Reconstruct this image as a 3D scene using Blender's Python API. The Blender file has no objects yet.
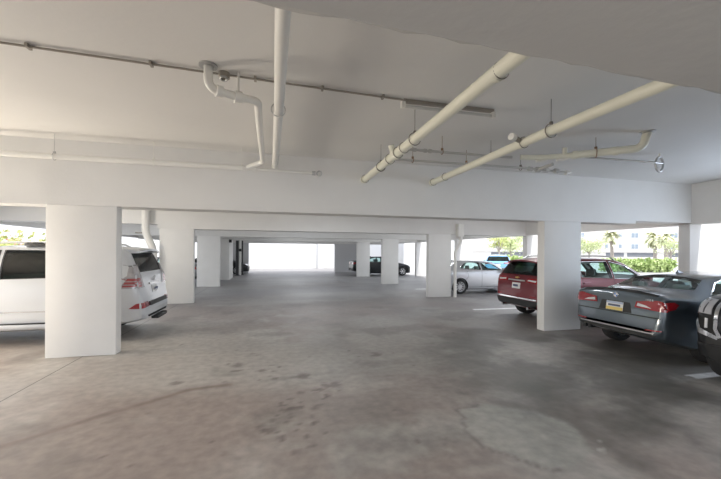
import bpy, bmesh, math, random
import numpy as np
from mathutils import Vector, Matrix
from mathutils.bvhtree import BVHTree
from mathutils.geometry import delaunay_2d_cdt
random.seed(7)
PI = math.pi
S = bpy.context.scene
COL = S.collection

# ------------------------------------------------------------------ camera
CAM_H = 1.75
th = math.atan(86.5 / 352.0)
cam_d = bpy.data.cameras.new('camera')
cam = bpy.data.objects.new('camera', cam_d)
COL.objects.link(cam)
cam_d.sensor_width = 36.0
cam_d.lens = 352.0 / 721.0 * 36.0
cam_d.shift_y = 12.8 / 721.0
cam_d.clip_end = 600
fw = Vector((math.sin(th), math.cos(th), 0))
rt = Vector((math.cos(th), -math.sin(th), 0))
up = Vector((0, 0, 1))
ro = -0.007
R_ = (rt * math.cos(ro) - up * math.sin(ro)).normalized()
U_ = (up * math.cos(ro) + rt * math.sin(ro)).normalized()
m3 = Matrix((R_, U_, -fw)).transposed()
cam.matrix_world = Matrix.Translation((0, 0, CAM_H)) @ m3.to_4x4()
S.camera = cam

# ------------------------------------------------------------------ exposure, sky, sun, large lights
S.view_settings.view_transform = 'Standard'
S.view_settings.look = 'None'
S.view_settings.gamma = 1.0
S.view_settings.use_curve_mapping = False
S.view_settings.exposure = 0.55
try:
    S.cycles.max_bounces = 10
    S.cycles.diffuse_bounces = 6
    S.cycles.transparent_max_bounces = 16
    S.cycles.use_denoising = True
    S.cycles.sample_clamp_indirect = 6.0
    S.cycles.caustics_reflective = False
    S.cycles.caustics_refractive = False
except Exception:
    pass
W = bpy.data.worlds.new('sky')
S.world = W
W.use_nodes = True
wn = W.node_tree.nodes
wl = W.node_tree.links
wn.clear()
w_out = wn.new('ShaderNodeOutputWorld')
w_bg = wn.new('ShaderNodeBackground')
w_sky = wn.new('ShaderNodeTexSky')
w_sky.sky_type = 'NISHITA'
w_sky.sun_disc = False
w_sky.sun_elevation = math.radians(62)
w_sky.air_density = 1.0
w_sky.dust_density = 3.0
w_mix = wn.new('ShaderNodeMix')
w_mix.data_type = 'RGBA'
w_mix.inputs[0].default_value = 0.72
w_mix.inputs[7].default_value = (6.6, 6.9, 7.6, 1)
wl.new(w_sky.outputs[0], w_mix.inputs[6])
wl.new(w_mix.outputs[2], w_bg.inputs[0])
w_bg.inputs[1].default_value = 0.19
wl.new(w_bg.outputs[0], w_out.inputs[0])

sun_d = bpy.data.lights.new('sun', 'SUN')
sun_d.energy = 3.0
sun_d.color = (1.0, 0.96, 0.9)
sun_d.angle = math.radians(1.5)
sun = bpy.data.objects.new('sun', sun_d)
COL.objects.link(sun)
sun.rotation_euler = Vector((-0.12, 0.42, -0.9)).to_track_quat('-Z', 'Y').to_euler()

def area_light(name, loc, aim, sx, sy, energy, color):
    d = bpy.data.lights.new(name, 'AREA')
    d.shape = 'RECTANGLE'
    d.size = sx
    d.size_y = sy
    d.energy = energy
    d.color = color
    o = bpy.data.objects.new(name, d)
    COL.objects.link(o)
    o.location = loc
    o.rotation_euler = Vector(aim).to_track_quat('-Z', 'Z').to_euler()
    return o
# unseen area lights added at the open sides, filling in for daylight
area_light('daylight_fill_rear', (1.0, -5.6, 1.15), (0, 1, 0.0), 17, 1.9, 140, (0.92, 0.97, 1.0))
area_light('daylight_fill_left', (-8.15, 6.6, 0.9), (1, -0.2, 0.36), 10, 1.4, 1090, (1.0, 0.89, 0.73))
area_light('daylight_fill_right', (10.1, 3.4, 0.9), (-1, 0.0, 0.48), 4.8, 1.4, 275, (0.66, 0.80, 1.0))

# ------------------------------------------------------------------ materials
def mat(name, color, rough=0.6, metal=0.0, coat=0.0, spec=0.5, noise=None, bump=None, emit=None):
    """noise = (scale, amount, second colour); bump = (scale, strength)"""
    m = bpy.data.materials.new(name)
    m.use_nodes = True
    nt = m.node_tree
    b = nt.nodes['Principled BSDF']
    c = tuple(color) + (1,)
    b.inputs['Base Color'].default_value = c
    b.inputs['Roughness'].default_value = rough
    b.inputs['Metallic'].default_value = metal
    b.inputs['Coat Weight'].default_value = coat
    b.inputs['Coat Roughness'].default_value = 0.05
    b.inputs['Specular IOR Level'].default_value = spec
    tc = nt.nodes.new('ShaderNodeTexCoord')
    if noise:
        n = nt.nodes.new('ShaderNodeTexNoise')
        n.inputs['Scale'].default_value = noise[0]
        n.inputs['Detail'].default_value = 5
        nt.links.new(tc.outputs['Object'], n.inputs['Vector'])
        mx = nt.nodes.new('ShaderNodeMix')
        mx.data_type = 'RGBA'
        mx.inputs[6].default_value = c
        mx.inputs[7].default_value = tuple(noise[2]) + (1,)
        mr = nt.nodes.new('ShaderNodeMapRange')
        mr.inputs[1].default_value = 0.42
        mr.inputs[2].default_value = 0.72
        mr.inputs[3].default_value = 0.0
        mr.inputs[4].default_value = noise[1]
        nt.links.new(n.outputs['Fac'], mr.inputs[0])
        nt.links.new(mr.outputs[0], mx.inputs[0])
        nt.links.new(mx.outputs[2], b.inputs['Base Color'])
    if bump:
        n2 = nt.nodes.new('ShaderNodeTexNoise')
        n2.inputs['Scale'].default_value = bump[0]
        n2.inputs['Detail'].default_value = 6
        nt.links.new(tc.outputs['Object'], n2.inputs['Vector'])
        bp = nt.nodes.new('ShaderNodeBump')
        bp.inputs['Strength'].default_value = bump[1]
        bp.inputs['Distance'].default_value = 0.01
        nt.links.new(n2.outputs['Fac'], bp.inputs['Height'])
        nt.links.new(bp.outputs[0], b.inputs['Normal'])
    if emit:
        b.inputs['Emission Color'].default_value = tuple(emit[0]) + (1,)
        b.inputs['Emission Strength'].default_value = emit[1]
    return m

def glass(name, tint, refl=0.06):
    m = bpy.data.materials.new(name)
    m.use_nodes = True
    nt = m.node_tree
    nt.nodes.clear()
    out = nt.nodes.new('ShaderNodeOutputMaterial')
    tr = nt.nodes.new('ShaderNodeBsdfTransparent')
    tr.inputs[0].default_value = tuple(tint) + (1,)
    gl = nt.nodes.new('ShaderNodeBsdfGlossy')
    gl.inputs['Roughness'].default_value = 0.03
    fr = nt.nodes.new('ShaderNodeFresnel')
    ge = nt.nodes.new('ShaderNodeNewGeometry')
    ior = nt.nodes.new('ShaderNodeMapRange')          # a thin pane reflects alike from both faces
    ior.inputs[3].default_value = 1.5
    ior.inputs[4].default_value = 1 / 1.5
    nt.links.new(ge.outputs['Backfacing'], ior.inputs[0])
    nt.links.new(ior.outputs[0], fr.inputs[0])
    ad = nt.nodes.new('ShaderNodeMath')
    ad.operation = 'ADD'
    ad.inputs[1].default_value = refl
    mx = nt.nodes.new('ShaderNodeMixShader')
    nt.links.new(fr.outputs[0], ad.inputs[0])
    nt.links.new(ad.outputs[0], mx.inputs[0])
    nt.links.new(tr.outputs[0], mx.inputs[1])
    nt.links.new(gl.outputs[0], mx.inputs[2])
    nt.links.new(mx.outputs[0], out.inputs[0])
    return m

M = {}
M['column'] = mat('white_painted_concrete', (0.80, 0.79, 0.77), 0.55, noise=(2.2, 0.35, (0.72, 0.71, 0.69)), bump=(30, 0.15))
M['beam'] = mat('white_painted_beam', (0.77, 0.76, 0.74), 0.6, noise=(1.3, 0.4, (0.69, 0.68, 0.66)), bump=(22, 0.2))
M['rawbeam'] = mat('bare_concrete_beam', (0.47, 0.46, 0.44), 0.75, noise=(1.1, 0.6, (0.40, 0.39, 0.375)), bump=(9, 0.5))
M['ceiling'] = mat('painted_ceiling', (0.76, 0.75, 0.73), 0.65, noise=(0.8, 0.4, (0.69, 0.68, 0.66)), bump=(12, 0.2))
M['wall'] = mat('white_wall', (0.80, 0.80, 0.79), 0.7, bump=(18, 0.15))
M['greywall'] = mat('grey_wall', (0.60, 0.60, 0.61), 0.7)
M['pipe'] = mat('cream_pipe', (0.76, 0.755, 0.65), 0.4, noise=(6, 0.3, (0.70, 0.69, 0.58)))
M['whitepipe'] = mat('white_pipe', (0.80, 0.79, 0.75), 0.4)
M['thinpipe'] = mat('painted_thin_pipe', (0.50, 0.49, 0.47), 0.5)
M['iron'] = mat('dark_iron', (0.22, 0.20, 0.18), 0.5, 0.6)
M['rust'] = mat('rusty_iron', (0.30, 0.19, 0.11), 0.7, 0.3)
M['conduit'] = mat('dull_conduit', (0.36, 0.33, 0.29), 0.5, 0.5)
M['steel'] = mat('dull_steel', (0.55, 0.55, 0.55), 0.4, 0.8)
M['chrome'] = mat('chrome', (0.85, 0.85, 0.86), 0.12, 1.0)
M['tube'] = mat('fluorescent_tube_off', (0.62, 0.62, 0.60), 0.3)
M['fill_tube'] = mat('added_tube_lit', (0.9, 0.9, 0.9), 0.3, emit=((1, 0.97, 0.92), 4.0))
M['black'] = mat('black_plastic', (0.018, 0.018, 0.019), 0.5)
M['under'] = mat('underbody_black', (0.012, 0.012, 0.012), 0.8)
M['rubber'] = mat('tyre_rubber', (0.022, 0.022, 0.023), 0.75, bump=(40, 0.2))
M['alloy'] = mat('alloy_wheel', (0.72, 0.72, 0.73), 0.35, 0.35)
M['darkalloy'] = mat('dark_alloy_wheel', (0.16, 0.16, 0.17), 0.35, 0.8)
M['seat'] = mat('grey_seat_fabric', (0.17, 0.19, 0.19), 0.8)
M['seatlight'] = mat('pale_seat_fabric', (0.42, 0.41, 0.39), 0.8)
M['redlens'] = mat('red_lamp_lens', (0.30, 0.008, 0.014), 0.15, coat=1.0)
M['lampglass'] = mat('headlamp_glass', (0.46, 0.46, 0.49), 0.15, 0.0, 1.0)
M['taillens'] = mat('smoked_clear_lens', (0.46, 0.44, 0.45), 0.15, 0.2, 1.0)
M['stripered'] = mat('dull_red_lens', (0.36, 0.06, 0.06), 0.2, coat=1.0)
M['whitelens'] = mat('clear_lamp_lens', (0.72, 0.72, 0.74), 0.12, coat=1.0)
M['plate'] = mat('white_plate', (0.78, 0.78, 0.78), 0.45)
M['plateyellow'] = mat('yellow_plate_band', (0.76, 0.60, 0.20), 0.45)
M['plateblue'] = mat('blue_plate_band', (0.45, 0.52, 0.66), 0.45)
M['ink'] = mat('plate_print', (0.10, 0.12, 0.2), 0.5)
M['gold'] = mat('gold_badge', (0.75, 0.55, 0.2), 0.3, 0.8)
M['bluebadge'] = mat('blue_badge', (0.05, 0.2, 0.6), 0.3)
M['paint_white'] = mat('white_car_paint', (0.60, 0.615, 0.64), 0.3, 0.0, 0.7)
M['paint_silver'] = mat('silver_car_paint', (0.62, 0.63, 0.65), 0.3, 0.55, 1.0)
M['paint_red'] = mat('dark_red_car_paint', (0.16, 0.008, 0.016), 0.32, 0.25, 0.5)
M['paint_slate'] = mat('slate_grey_car_paint', (0.09, 0.112, 0.132), 0.3, 0.6, 1.0)
M['paint_black'] = mat('black_car_paint', (0.010, 0.011, 0.013), 0.35, 0.0, 0.35, 0.3)
M['paint_grey'] = mat('grey_car_paint', (0.26, 0.26, 0.27), 0.3, 0.5, 1.0)
M['paint_blue'] = mat('light_blue_car_paint', (0.22, 0.50, 0.80), 0.3, 0.1, 1.0)
M['glass_teal'] = glass('teal_glass', (0.74, 0.90, 0.88), 0.02)
M['glass_dark'] = glass('privacy_glass', (0.03, 0.05, 0.05), 0.0)
M['headliner'] = mat('grey_cabin_lining', (0.52, 0.53, 0.53), 0.8)
M['leaf'] = mat('hedge_leaves', (0.42, 0.54, 0.20), 0.6, noise=(1.5, 0.9, (0.62, 0.70, 0.34)))
M['leafpale'] = mat('pale_tree_leaves', (0.60, 0.66, 0.36), 0.6, noise=(0.8, 0.9, (0.76, 0.80, 0.54)))
M['leafyellow'] = mat('yellow_green_leaves', (0.50, 0.56, 0.18), 0.6, noise=(0.9, 0.8, (0.72, 0.72, 0.36)))
M['blossom'] = mat('pink_blossom', (0.80, 0.42, 0.36), 0.6)
M['palmleaf'] = mat('palm_fronds', (0.58, 0.60, 0.38), 0.6, noise=(0.7, 0.9, (0.74, 0.72, 0.5)))
M['trunk'] = mat('palm_trunk', (0.42, 0.37, 0.32), 0.9, noise=(6, 0.8, (0.30, 0.26, 0.22)))
M['building'] = mat('cream_stucco', (0.80, 0.77, 0.72), 0.8)
M['winglass'] = mat('building_window_glass', (0.30, 0.36, 0.42), 0.15)
M['darkopening'] = mat('dark_garage_opening', (0.20, 0.21, 0.23), 0.8)
M['asphalt'] = mat('pale_asphalt', (0.42, 0.42, 0.42), 0.9, noise=(1.5, 0.5, (0.36, 0.36, 0.36)), bump=(40, 0.3))

# ------------------------------------------------------------------ mesh helpers
def obj(name, bm, m, parent=None, smooth=False, angle=35):
    me = bpy.data.meshes.new(name)
    bm.normal_update()
    bm.to_mesh(me)
    bm.free()
    return link(name, me, m, parent, smooth, angle)

def link(name, me, m, parent=None, smooth=False, angle=35):
    o = bpy.data.objects.new(name, me)
    COL.objects.link(o)
    if m is not None:
        for k in (m if isinstance(m, (list, tuple)) else [m]):
            me.materials.append(k)
    if parent:
        o.parent = parent
    if smooth:
        for p in me.polygons:
            p.use_smooth = True
        me.set_sharp_from_angle(angle=math.radians(angle))
    return o

def thing(name, label, cat, loc=(0, 0, 0), rotz=0, group=None):
    o = bpy.data.objects.new(name, None)
    COL.objects.link(o)
    o.location = loc
    o.rotation_euler = (0, 0, rotz)
    return tag(o, label, cat, group)

def tag(o, label=None, cat=None, group=None, kind=None):
    if label: o['label'] = label
    if cat: o['category'] = cat
    if group: o['group'] = group
    if kind: o['kind'] = kind
    return o

def add_box(bm, x0, x1, y0, y1, z0, z1, bev=0.0, seg=2, mi=0):
    vs = [bm.verts.new((x, y, z)) for x in (x0, x1) for y in (y0, y1) for z in (z0, z1)]
    fs = [(0, 1, 3, 2), (4, 6, 7, 5), (0, 4, 5, 1), (2, 3, 7, 6), (0, 2, 6, 4), (1, 5, 7, 3)]
    fc = [bm.faces.new([vs[i] for i in f]) for f in fs]
    for f in fc: f.material_index = mi
    if bev > 0:
        es = list({e for f in fc for e in f.edges})
        bmesh.ops.bevel(bm, geom=es, offset=bev, segments=seg, affect='EDGES', profile=0.5)

def box(name, x0, x1, y0, y1, z0, z1, m, parent=None, bev=0.0, smooth=False):
    bm = bmesh.new()
    add_box(bm, x0, x1, y0, y1, z0, z1, bev)
    return obj(name, bm, m, parent, smooth)

def fillet(pts, r, n=6):
    pts = [Vector(p) for p in pts]
    out = [pts[0]]
    for i in range(1, len(pts) - 1):
        a, b, c = pts[i - 1], pts[i], pts[i + 1]
        d1 = (a - b); d2 = (c - b)
        rr = min(r, d1.length * 0.49, d2.length * 0.49)
        p0 = b + d1.normalized() * rr; p1 = b + d2.normalized() * rr
        for k in range(n + 1):
            t = k / n
            out.append(p0 * (1 - t) ** 2 + b * 2 * t * (1 - t) + p1 * t * t)
    out.append(pts[-1])
    return out

def add_tube(bm, pts, r, seg=12, closed=False, caps=True):
    pts = [Vector(p) for p in pts]
    n = len(pts)
    rr = r if isinstance(r, (list, tuple)) else [r] * n
    tang = []
    for i in range(n):
        if closed:
            t = pts[(i + 1) % n] - pts[i - 1]
        else:
            t = pts[min(i + 1, n - 1)] - pts[max(i - 1, 0)]
        tang.append(t.normalized())
    ref = Vector((0, 0, 1)) if abs(tang[0].z) < 0.9 else Vector((1, 0, 0))
    u = tang[0].cross(ref).normalized()
    rings = []
    for i in range(n):
        t = tang[i]
        u = (u - t * u.dot(t)).normalized()
        v = t.cross(u)
        rings.append([bm.verts.new(pts[i] + (u * math.cos(2 * PI * k / seg) + v * math.sin(2 * PI * k / seg)) * rr[i]) for k in range(seg)])
    rng = range(n if closed else n - 1)
    for i in rng:
        a, b = rings[i], rings[(i + 1) % n]
        for k in range(seg):
            bm.faces.new((a[k], a[(k + 1) % seg], b[(k + 1) % seg], b[k]))
    if caps and not closed:
        bm.faces.new(rings[0][::-1])
        bm.faces.new(rings[-1])

def tube(name, pts, r, m, parent=None, seg=14):
    bm = bmesh.new()
    add_tube(bm, pts, r, seg)
    bmesh.ops.recalc_face_normals(bm, faces=bm.faces)
    return obj(name, bm, m, parent, True, 50)

def ring_pts(c, axis, R, n=24, a0=0, a1=2 * PI, closed=True):
    axis = Vector(axis).normalized()
    ref = Vector((0, 0, 1)) if abs(axis.z) < 0.9 else Vector((1, 0, 0))
    u = axis.cross(ref).normalized()
    v = u.cross(axis)
    k = n if closed else n + 1
    return [Vector(c) + (u * math.cos(a0 + (a1 - a0) * i / n) + v * math.sin(a0 + (a1 - a0) * i / n)) * R for i in range(k)]

def add_ring(bm, c, axis, R, r, n=24, seg=8):
    add_tube(bm, ring_pts(c, axis, R, n), r, seg, closed=True)

def add_lathe(bm, prof, n=32, axis='z', mi=0):
    """prof = [(r, h)], closed at r = 0 ends if given"""
    rings = []
    for r, h in prof:
        row = []
        for k in range(n):
            a = 2 * PI * k / n
            c, s = r * math.cos(a), r * math.sin(a)
            p = (c, s, h) if axis == 'z' else ((c, h, s) if axis == 'y' else (h, c, s))
            row.append(bm.verts.new(p))
        rings.append(row)
    for i in range(len(rings) - 1):
        for k in range(n):
            try:
                f = bm.faces.new((rings[i][k], rings[i][(k + 1) % n], rings[i + 1][(k + 1) % n], rings[i + 1][k]))
                f.material_index = mi
            except ValueError:
                pass
    bmesh.ops.remove_doubles(bm, verts=bm.verts[:], dist=1e-5)

# ------------------------------------------------------------------ the setting
def struct(name, bm, m, smooth=False):
    return tag(obj(name, bm, m, None, smooth), kind='structure')

XL, XR, YN, YF, ZS, ZC = -8.2, 10.35, -6.0, 30.7, 2.49, 3.55
BW = 0.5                                # beam width along the aisle
ROWS = [0.62, 6.72, 12.80, 18.62, 24.50, 30.20]
def build_ceiling():
    bm = bmesh.new()
    add_box(bm, XL - 0.35, XR + 0.35, YN, YF, ZC, ZC + 0.3)
    struct('ceiling', bm, M['ceiling'])
build_ceiling()

def vnoise(x, y, seed):
    """smooth value noise for numpy arrays"""
    xi = np.floor(x).astype(np.int64); yi = np.floor(y).astype(np.int64)
    fx = x - xi; fy = y - yi
    fx = fx * fx * (3 - 2 * fx); fy = fy * fy * (3 - 2 * fy)
    def h(a, b):
        n = (a * 374761393 + b * 668265263 + seed * 982451653) & 0x7fffffff
        n = ((n ^ (n >> 13)) * 1274126177) & 0x7fffffff
        n = n ^ (n >> 16)
        return (n & 0xffff) / 65535.0
    return (h(xi, yi) * (1 - fx) + h(xi + 1, yi) * fx) * (1 - fy) + (h(xi, yi + 1) * (1 - fx) + h(xi + 1, yi + 1) * fx) * fy
def fbm(x, y, s, seed, octv=5):
    t = 0; a = 0.5; f = s
    for i in range(octv):
        t = t + a * vnoise(x * f + 17.3 * i, y * f - 9.1 * i, seed + i)
        a *= 0.5; f *= 2.03
    return t / (1 - 0.5 ** octv)
def sstep(a, b, x):
    t = np.clip((x - a) / (b - a), 0, 1)
    return t * t * (3 - 2 * t)

def build_floor():
    xs = np.concatenate([np.arange(XL - 0.35, -4.5, 0.3), np.arange(-4.5, 6.5, 0.045), np.arange(6.5, XR + 0.36, 0.25)])
    ys = np.concatenate([np.arange(YN, 0.9, 0.6), np.arange(0.9, 7.0, 0.04), np.arange(7.0, 14, 0.09), np.arange(14, 24, 0.2), np.arange(24, 38.1, 0.5)])
    nx, ny = len(xs), len(ys)
    X, Y = np.meshgrid(xs, ys)
    co = np.zeros((nx * ny, 3)); co[:, 0] = X.ravel(); co[:, 1] = Y.ravel()
    idx = np.arange(nx * ny).reshape(ny, nx)
    quads = np.stack([idx[:-1, :-1], idx[:-1, 1:], idx[1:, 1:], idx[1:, :-1]], -1).reshape(-1, 4)
    me = bpy.data.meshes.new('floor')
    me.from_pydata(co.tolist(), [], quads.tolist())
    # worn concrete colour: mottling, oil stains, tyre marks and a repair patch of their own shape
    n1 = fbm(X, Y, 0.35, 3); n2 = fbm(X, Y, 1.3, 11); n3 = fbm(X + 3 * n1, Y, 0.9, 23); n4 = fbm(X, Y, 4.5, 31); n5 = fbm(X, Y, 11.0, 41)
    base = np.array([0.375, 0.355, 0.335]); brown = np.array([0.27, 0.225, 0.205]); pale = np.array([0.47, 0.455, 0.43]); dark = np.array([0.125, 0.115, 0.105])
    olive = np.array([0.335, 0.335, 0.31])
    c = base[None, None, :] * np.ones((ny, nx, 1))
    def mixin(col, f):
        nonlocal c
        c = c * (1 - f[..., None]) + col[None, None, :] * f[..., None]
    mixin(brown, 0.85 * sstep(0.42, 0.66, n1))
    mixin(pale, 0.7 * sstep(0.52, 0.72, n3) * sstep(0.3, 0.6, n2))
    mixin(dark, 0.42 * sstep(0.55, 0.75, n2))
    # traffic-darkened lane along the aisle
    lane = np.exp(-((X - 0.9 - 0.12 * (Y - 3)) / 0.75) ** 2) + np.exp(-((X - 3.3 - 0.1 * (Y - 3)) / 0.7) ** 2)
    mixin(dark, np.clip(0.42 * lane * sstep(0.3, 0.62, n3) * sstep(1.2, 3.5, Y), 0, 0.5))
    # dark broad smears, lower right
    for (a, b, ang, L, w, s) in [(3.05, 3.3, 0.75, 1.5, 0.26, 0.7), (4.0, 3.15, 0.6, 1.1, 0.3, 0.7), (2.6, 4.2, 0.85, 1.3, 0.35, 0.5), (1.6, 4.6, 1.0, 1.2, 0.4, 0.4), (4.6, 3.4, 0.4, 0.9, 0.35, 0.6), (3.0, 3.0, 1.5, 0.9, 0.15, 0.8), (3.85, 2.75, 1.5, 0.7, 0.17, 0.85), (2.45, 3.75, -0.95, 0.8, 0.13, 0.7), (0.35, 5.0, 0.15, 0.4, 0.06, 0.6), (0.85, 4.0, -0.6, 0.6, 0.2, 0.45), (-0.9, 15.9, 0.0, 1.6, 0.5, 0.7)]:
        u = (X - a) * math.cos(ang) + (Y - b) * math.sin(ang); v = -(X - a) * math.sin(ang) + (Y - b) * math.cos(ang)
        mixin(dark, s * np.exp(-(u / L) ** 2 - (v / w) ** 2) * sstep(0.25, 0.6, n2 * 0.6 + n4 * 0.4))
    # grey-green repair patch with a dark edge
    d = np.sqrt(((X - 2.42) / 0.62) ** 2 + ((Y - 3.0) / 0.62) ** 2) + 0.5 * (n2 - 0.5) + 0.3 * (n4 - 0.5)
    mixin(olive, 0.8 * (1 - sstep(0.8, 1.0, d)))
    mixin(dark, 0.55 * np.exp(-((d - 0.97) / 0.045) ** 2) * (X < 2.3))
    # long curved tyre mark
    P = [(-2.6, 3.55), (-2.35, 3.79), (-2.08, 4.0), (-1.77, 4.27), (-1.38, 4.54), (-1.03, 4.83), (-0.57, 4.9)]
    dm = np.full(X.shape, 9.0); 
    for (a, b), (e, g) in zip(P[:-1], P[1:]):
        t = np.clip(((X - a) * (e - a) + (Y - b) * (g - b)) / ((e - a) ** 2 + (g - b) ** 2), 0, 1)
        dm = np.minimum(dm, np.hypot(X - a - t * (e - a), Y - b - t * (g - b)))
    mixin(np.array([0.15, 0.115, 0.095]), 0.85 * np.exp(-(dm / 0.05) ** 2) * sstep(0.15, 0.5, n4))
    mixin(brown, 0.35 * np.exp(-(dm / 0.16) ** 2))
    # oil spots
    rs = np.random.RandomState(5)
    spots = [(-0.04, 3.55, .06), (-0.12, 3.65, .045), (-0.55, 3.45, .05), (0.2, 3.12, .04), (0.13, 3.98, .05), (0.2, 4.0, .04), (0.45, 3.95, .05), (0.05, 5.0, .06), (-1.25, 5.1, .07), (-0.5, 5.7, .08), (-0.3, 6.3, .1), (-0.15, 5.4, .07), (-0.65, 2.85, .035), (1.3, 3.05, .035), (1.55, 3.0, .05), (0.4, 5.0, .12), (0.75, 4.6, .1), (1.7, 5.8, .12)]
    for (a, b, q) in [(0.15, 3.5, 22), (0.35, 4.3, 16), (-0.1, 5.3, 12), (0.45, 3.9, 14)]:
        for i in range(q): spots.append((a + rs.normal(0, .22), b + rs.normal(0, .22), rs.uniform(.012, .04)))
    for i in range(70):
        spots.append((rs.uniform(-2, 5), rs.uniform(2.0, 8), rs.uniform(0.01, 0.026)))
    for (a, b, r) in spots:
        d2 = np.hypot(X - a, (Y - b) * 0.9) / r + 2.6 * (n5 - 0.5)
        mixin(np.array([0.10, 0.08, 0.075]), 0.6 * (1 - sstep(0.3, 1.2, d2)))
    # pale flaking
    mixin(pale * 1.15, 0.7 * sstep(0.70, 0.76, fbm(X, Y, 6.0, 77)) * np.exp(-((Y - 2.35) / 0.5) ** 2 - ((X - 2.4) / 0.6) ** 2) * 2)
    # middle and far floor dimmed in colour to tame over-bright light; near right stained
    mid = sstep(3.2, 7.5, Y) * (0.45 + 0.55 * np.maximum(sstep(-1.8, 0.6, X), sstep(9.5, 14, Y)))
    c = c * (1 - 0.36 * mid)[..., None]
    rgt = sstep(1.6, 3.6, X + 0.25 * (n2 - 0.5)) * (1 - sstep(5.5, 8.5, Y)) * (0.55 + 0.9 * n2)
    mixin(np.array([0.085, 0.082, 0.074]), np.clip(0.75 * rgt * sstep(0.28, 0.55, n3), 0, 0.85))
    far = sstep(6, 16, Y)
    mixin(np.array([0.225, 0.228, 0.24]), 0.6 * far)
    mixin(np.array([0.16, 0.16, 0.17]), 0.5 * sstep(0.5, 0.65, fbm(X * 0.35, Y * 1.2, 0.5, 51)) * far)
    # painted stall stripe beside the truck and faded ones further along
    for (y0, x0, x1, s) in [(3.75, 5.8, 10.2, 0.9), (9.75, 6.0, 10.2, 0.9), (15.8, 6.6, 10.2, 0.6)]:
        mixin(np.array([0.72, 0.72, 0.72]), s * (sstep(-0.085, -0.07, Y - y0) * (1 - sstep(0.07, 0.085, Y - y0)) * (X > x0) * (X < x1)) * sstep(0.2, 0.35, n4))
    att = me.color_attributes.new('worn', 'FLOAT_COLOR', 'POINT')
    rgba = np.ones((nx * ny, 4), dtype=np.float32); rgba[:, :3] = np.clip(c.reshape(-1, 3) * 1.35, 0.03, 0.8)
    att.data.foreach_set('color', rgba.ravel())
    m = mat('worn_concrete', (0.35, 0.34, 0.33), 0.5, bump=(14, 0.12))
    nt = m.node_tree
    b = nt.nodes['Principled BSDF']
    b.inputs['Specular IOR Level'].default_value = 0.35
    va = nt.nodes.new('ShaderNodeVertexColor'); va.layer_name = 'worn'
    tc = nt.nodes.new('ShaderNodeTexCoord')
    nz = nt.nodes.new('ShaderNodeTexNoise'); nz.inputs['Scale'].default_value = 9; nz.inputs['Detail'].default_value = 8
    nt.links.new(tc.outputs['Object'], nz.inputs['Vector'])
    mr = nt.nodes.new('ShaderNodeMapRange'); mr.inputs[1].default_value = 0.3; mr.inputs[2].default_value = 0.7; mr.inputs[3].default_value = 0.84; mr.inputs[4].default_value = 1.14
    nt.links.new(nz.outputs['Fac'], mr.inputs[0])
    mu = nt.nodes.new('ShaderNodeMix'); mu.data_type = 'RGBA'; mu.blend_type = 'MULTIPLY'; mu.inputs[0].default_value = 1
    nt.links.new(va.outputs['Color'], mu.inputs[6]); nt.links.new(mr.outputs[0], mu.inputs[7])
    # sawn joint running along the left columns
    sp = nt.nodes.new('ShaderNodeSeparateXYZ'); nt.links.new(tc.outputs['Object'], sp.inputs[0])
    s1 = nt.nodes.new('ShaderNodeMath'); s1.operation = 'ADD'; s1.inputs[1].default_value = 3.05; nt.links.new(sp.outputs[0], s1.inputs[0])
    s2 = nt.nodes.new('ShaderNodeMath'); s2.operation = 'ABSOLUTE'; nt.links.new(s1.outputs[0], s2.inputs[0])
    s3 = nt.nodes.new('ShaderNodeMath'); s3.operation = 'LESS_THAN'; s3.inputs[1].default_value = 0.009; nt.links.new(s2.outputs[0], s3.inputs[0])
    s4 = nt.nodes.new('ShaderNodeMath'); s4.operation = 'MULTIPLY'; s4.inputs[1].default_value = 0.75; nt.links.new(s3.outputs[0], s4.inputs[0])
    m2 = nt.nodes.new('ShaderNodeMix'); m2.data_type = 'RGBA'; m2.inputs[7].default_value = (0.08, 0.075, 0.07, 1)
    nt.links.new(s4.outputs[0], m2.inputs[0]); nt.links.new(mu.outputs[2], m2.inputs[6])
    nt.links.new(m2.outputs[2], b.inputs['Base Color'])
    rr = nt.nodes.new('ShaderNodeMapRange'); rr.inputs[3].default_value = 0.38; rr.inputs[4].default_value = 0.62
    nt.links.new(nz.outputs['Fac'], rr.inputs[0]); nt.links.new(rr.outputs[0], b.inputs['Roughness'])
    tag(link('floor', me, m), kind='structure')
build_floor()

bm = bmesh.new()
add_box(bm, -160, 260, -120, 260, -0.30, -0.02)
tag(obj('ground', bm, M['asphalt']), kind='structure')

def beam(i, segs, y0, y1):
    """segs = [(x0, x1, soffit z)]; one downstand beam"""
    bm = bmesh.new()
    for a, b, z in segs:
        add_box(bm, a, b, y0, y1, z, ZC + 0.01)
    struct('trim_%d' % i, bm, M['beam'])
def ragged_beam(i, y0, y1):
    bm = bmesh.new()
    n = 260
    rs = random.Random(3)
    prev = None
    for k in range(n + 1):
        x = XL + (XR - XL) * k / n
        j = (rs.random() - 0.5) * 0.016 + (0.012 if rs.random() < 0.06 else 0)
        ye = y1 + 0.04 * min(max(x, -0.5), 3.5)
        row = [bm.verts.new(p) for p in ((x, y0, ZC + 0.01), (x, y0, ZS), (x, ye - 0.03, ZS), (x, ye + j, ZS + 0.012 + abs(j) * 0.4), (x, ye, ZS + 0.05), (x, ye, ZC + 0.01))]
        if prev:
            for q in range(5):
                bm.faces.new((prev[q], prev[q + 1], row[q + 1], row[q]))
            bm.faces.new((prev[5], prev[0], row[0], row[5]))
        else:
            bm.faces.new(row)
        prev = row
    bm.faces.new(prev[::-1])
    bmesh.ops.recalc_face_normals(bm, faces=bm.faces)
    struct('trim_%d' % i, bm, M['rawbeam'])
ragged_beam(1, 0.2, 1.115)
beam(2, [(XL, 8.55, ZS), (8.55, XR, ZS + 0.07)], 6.72, 7.16)
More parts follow.
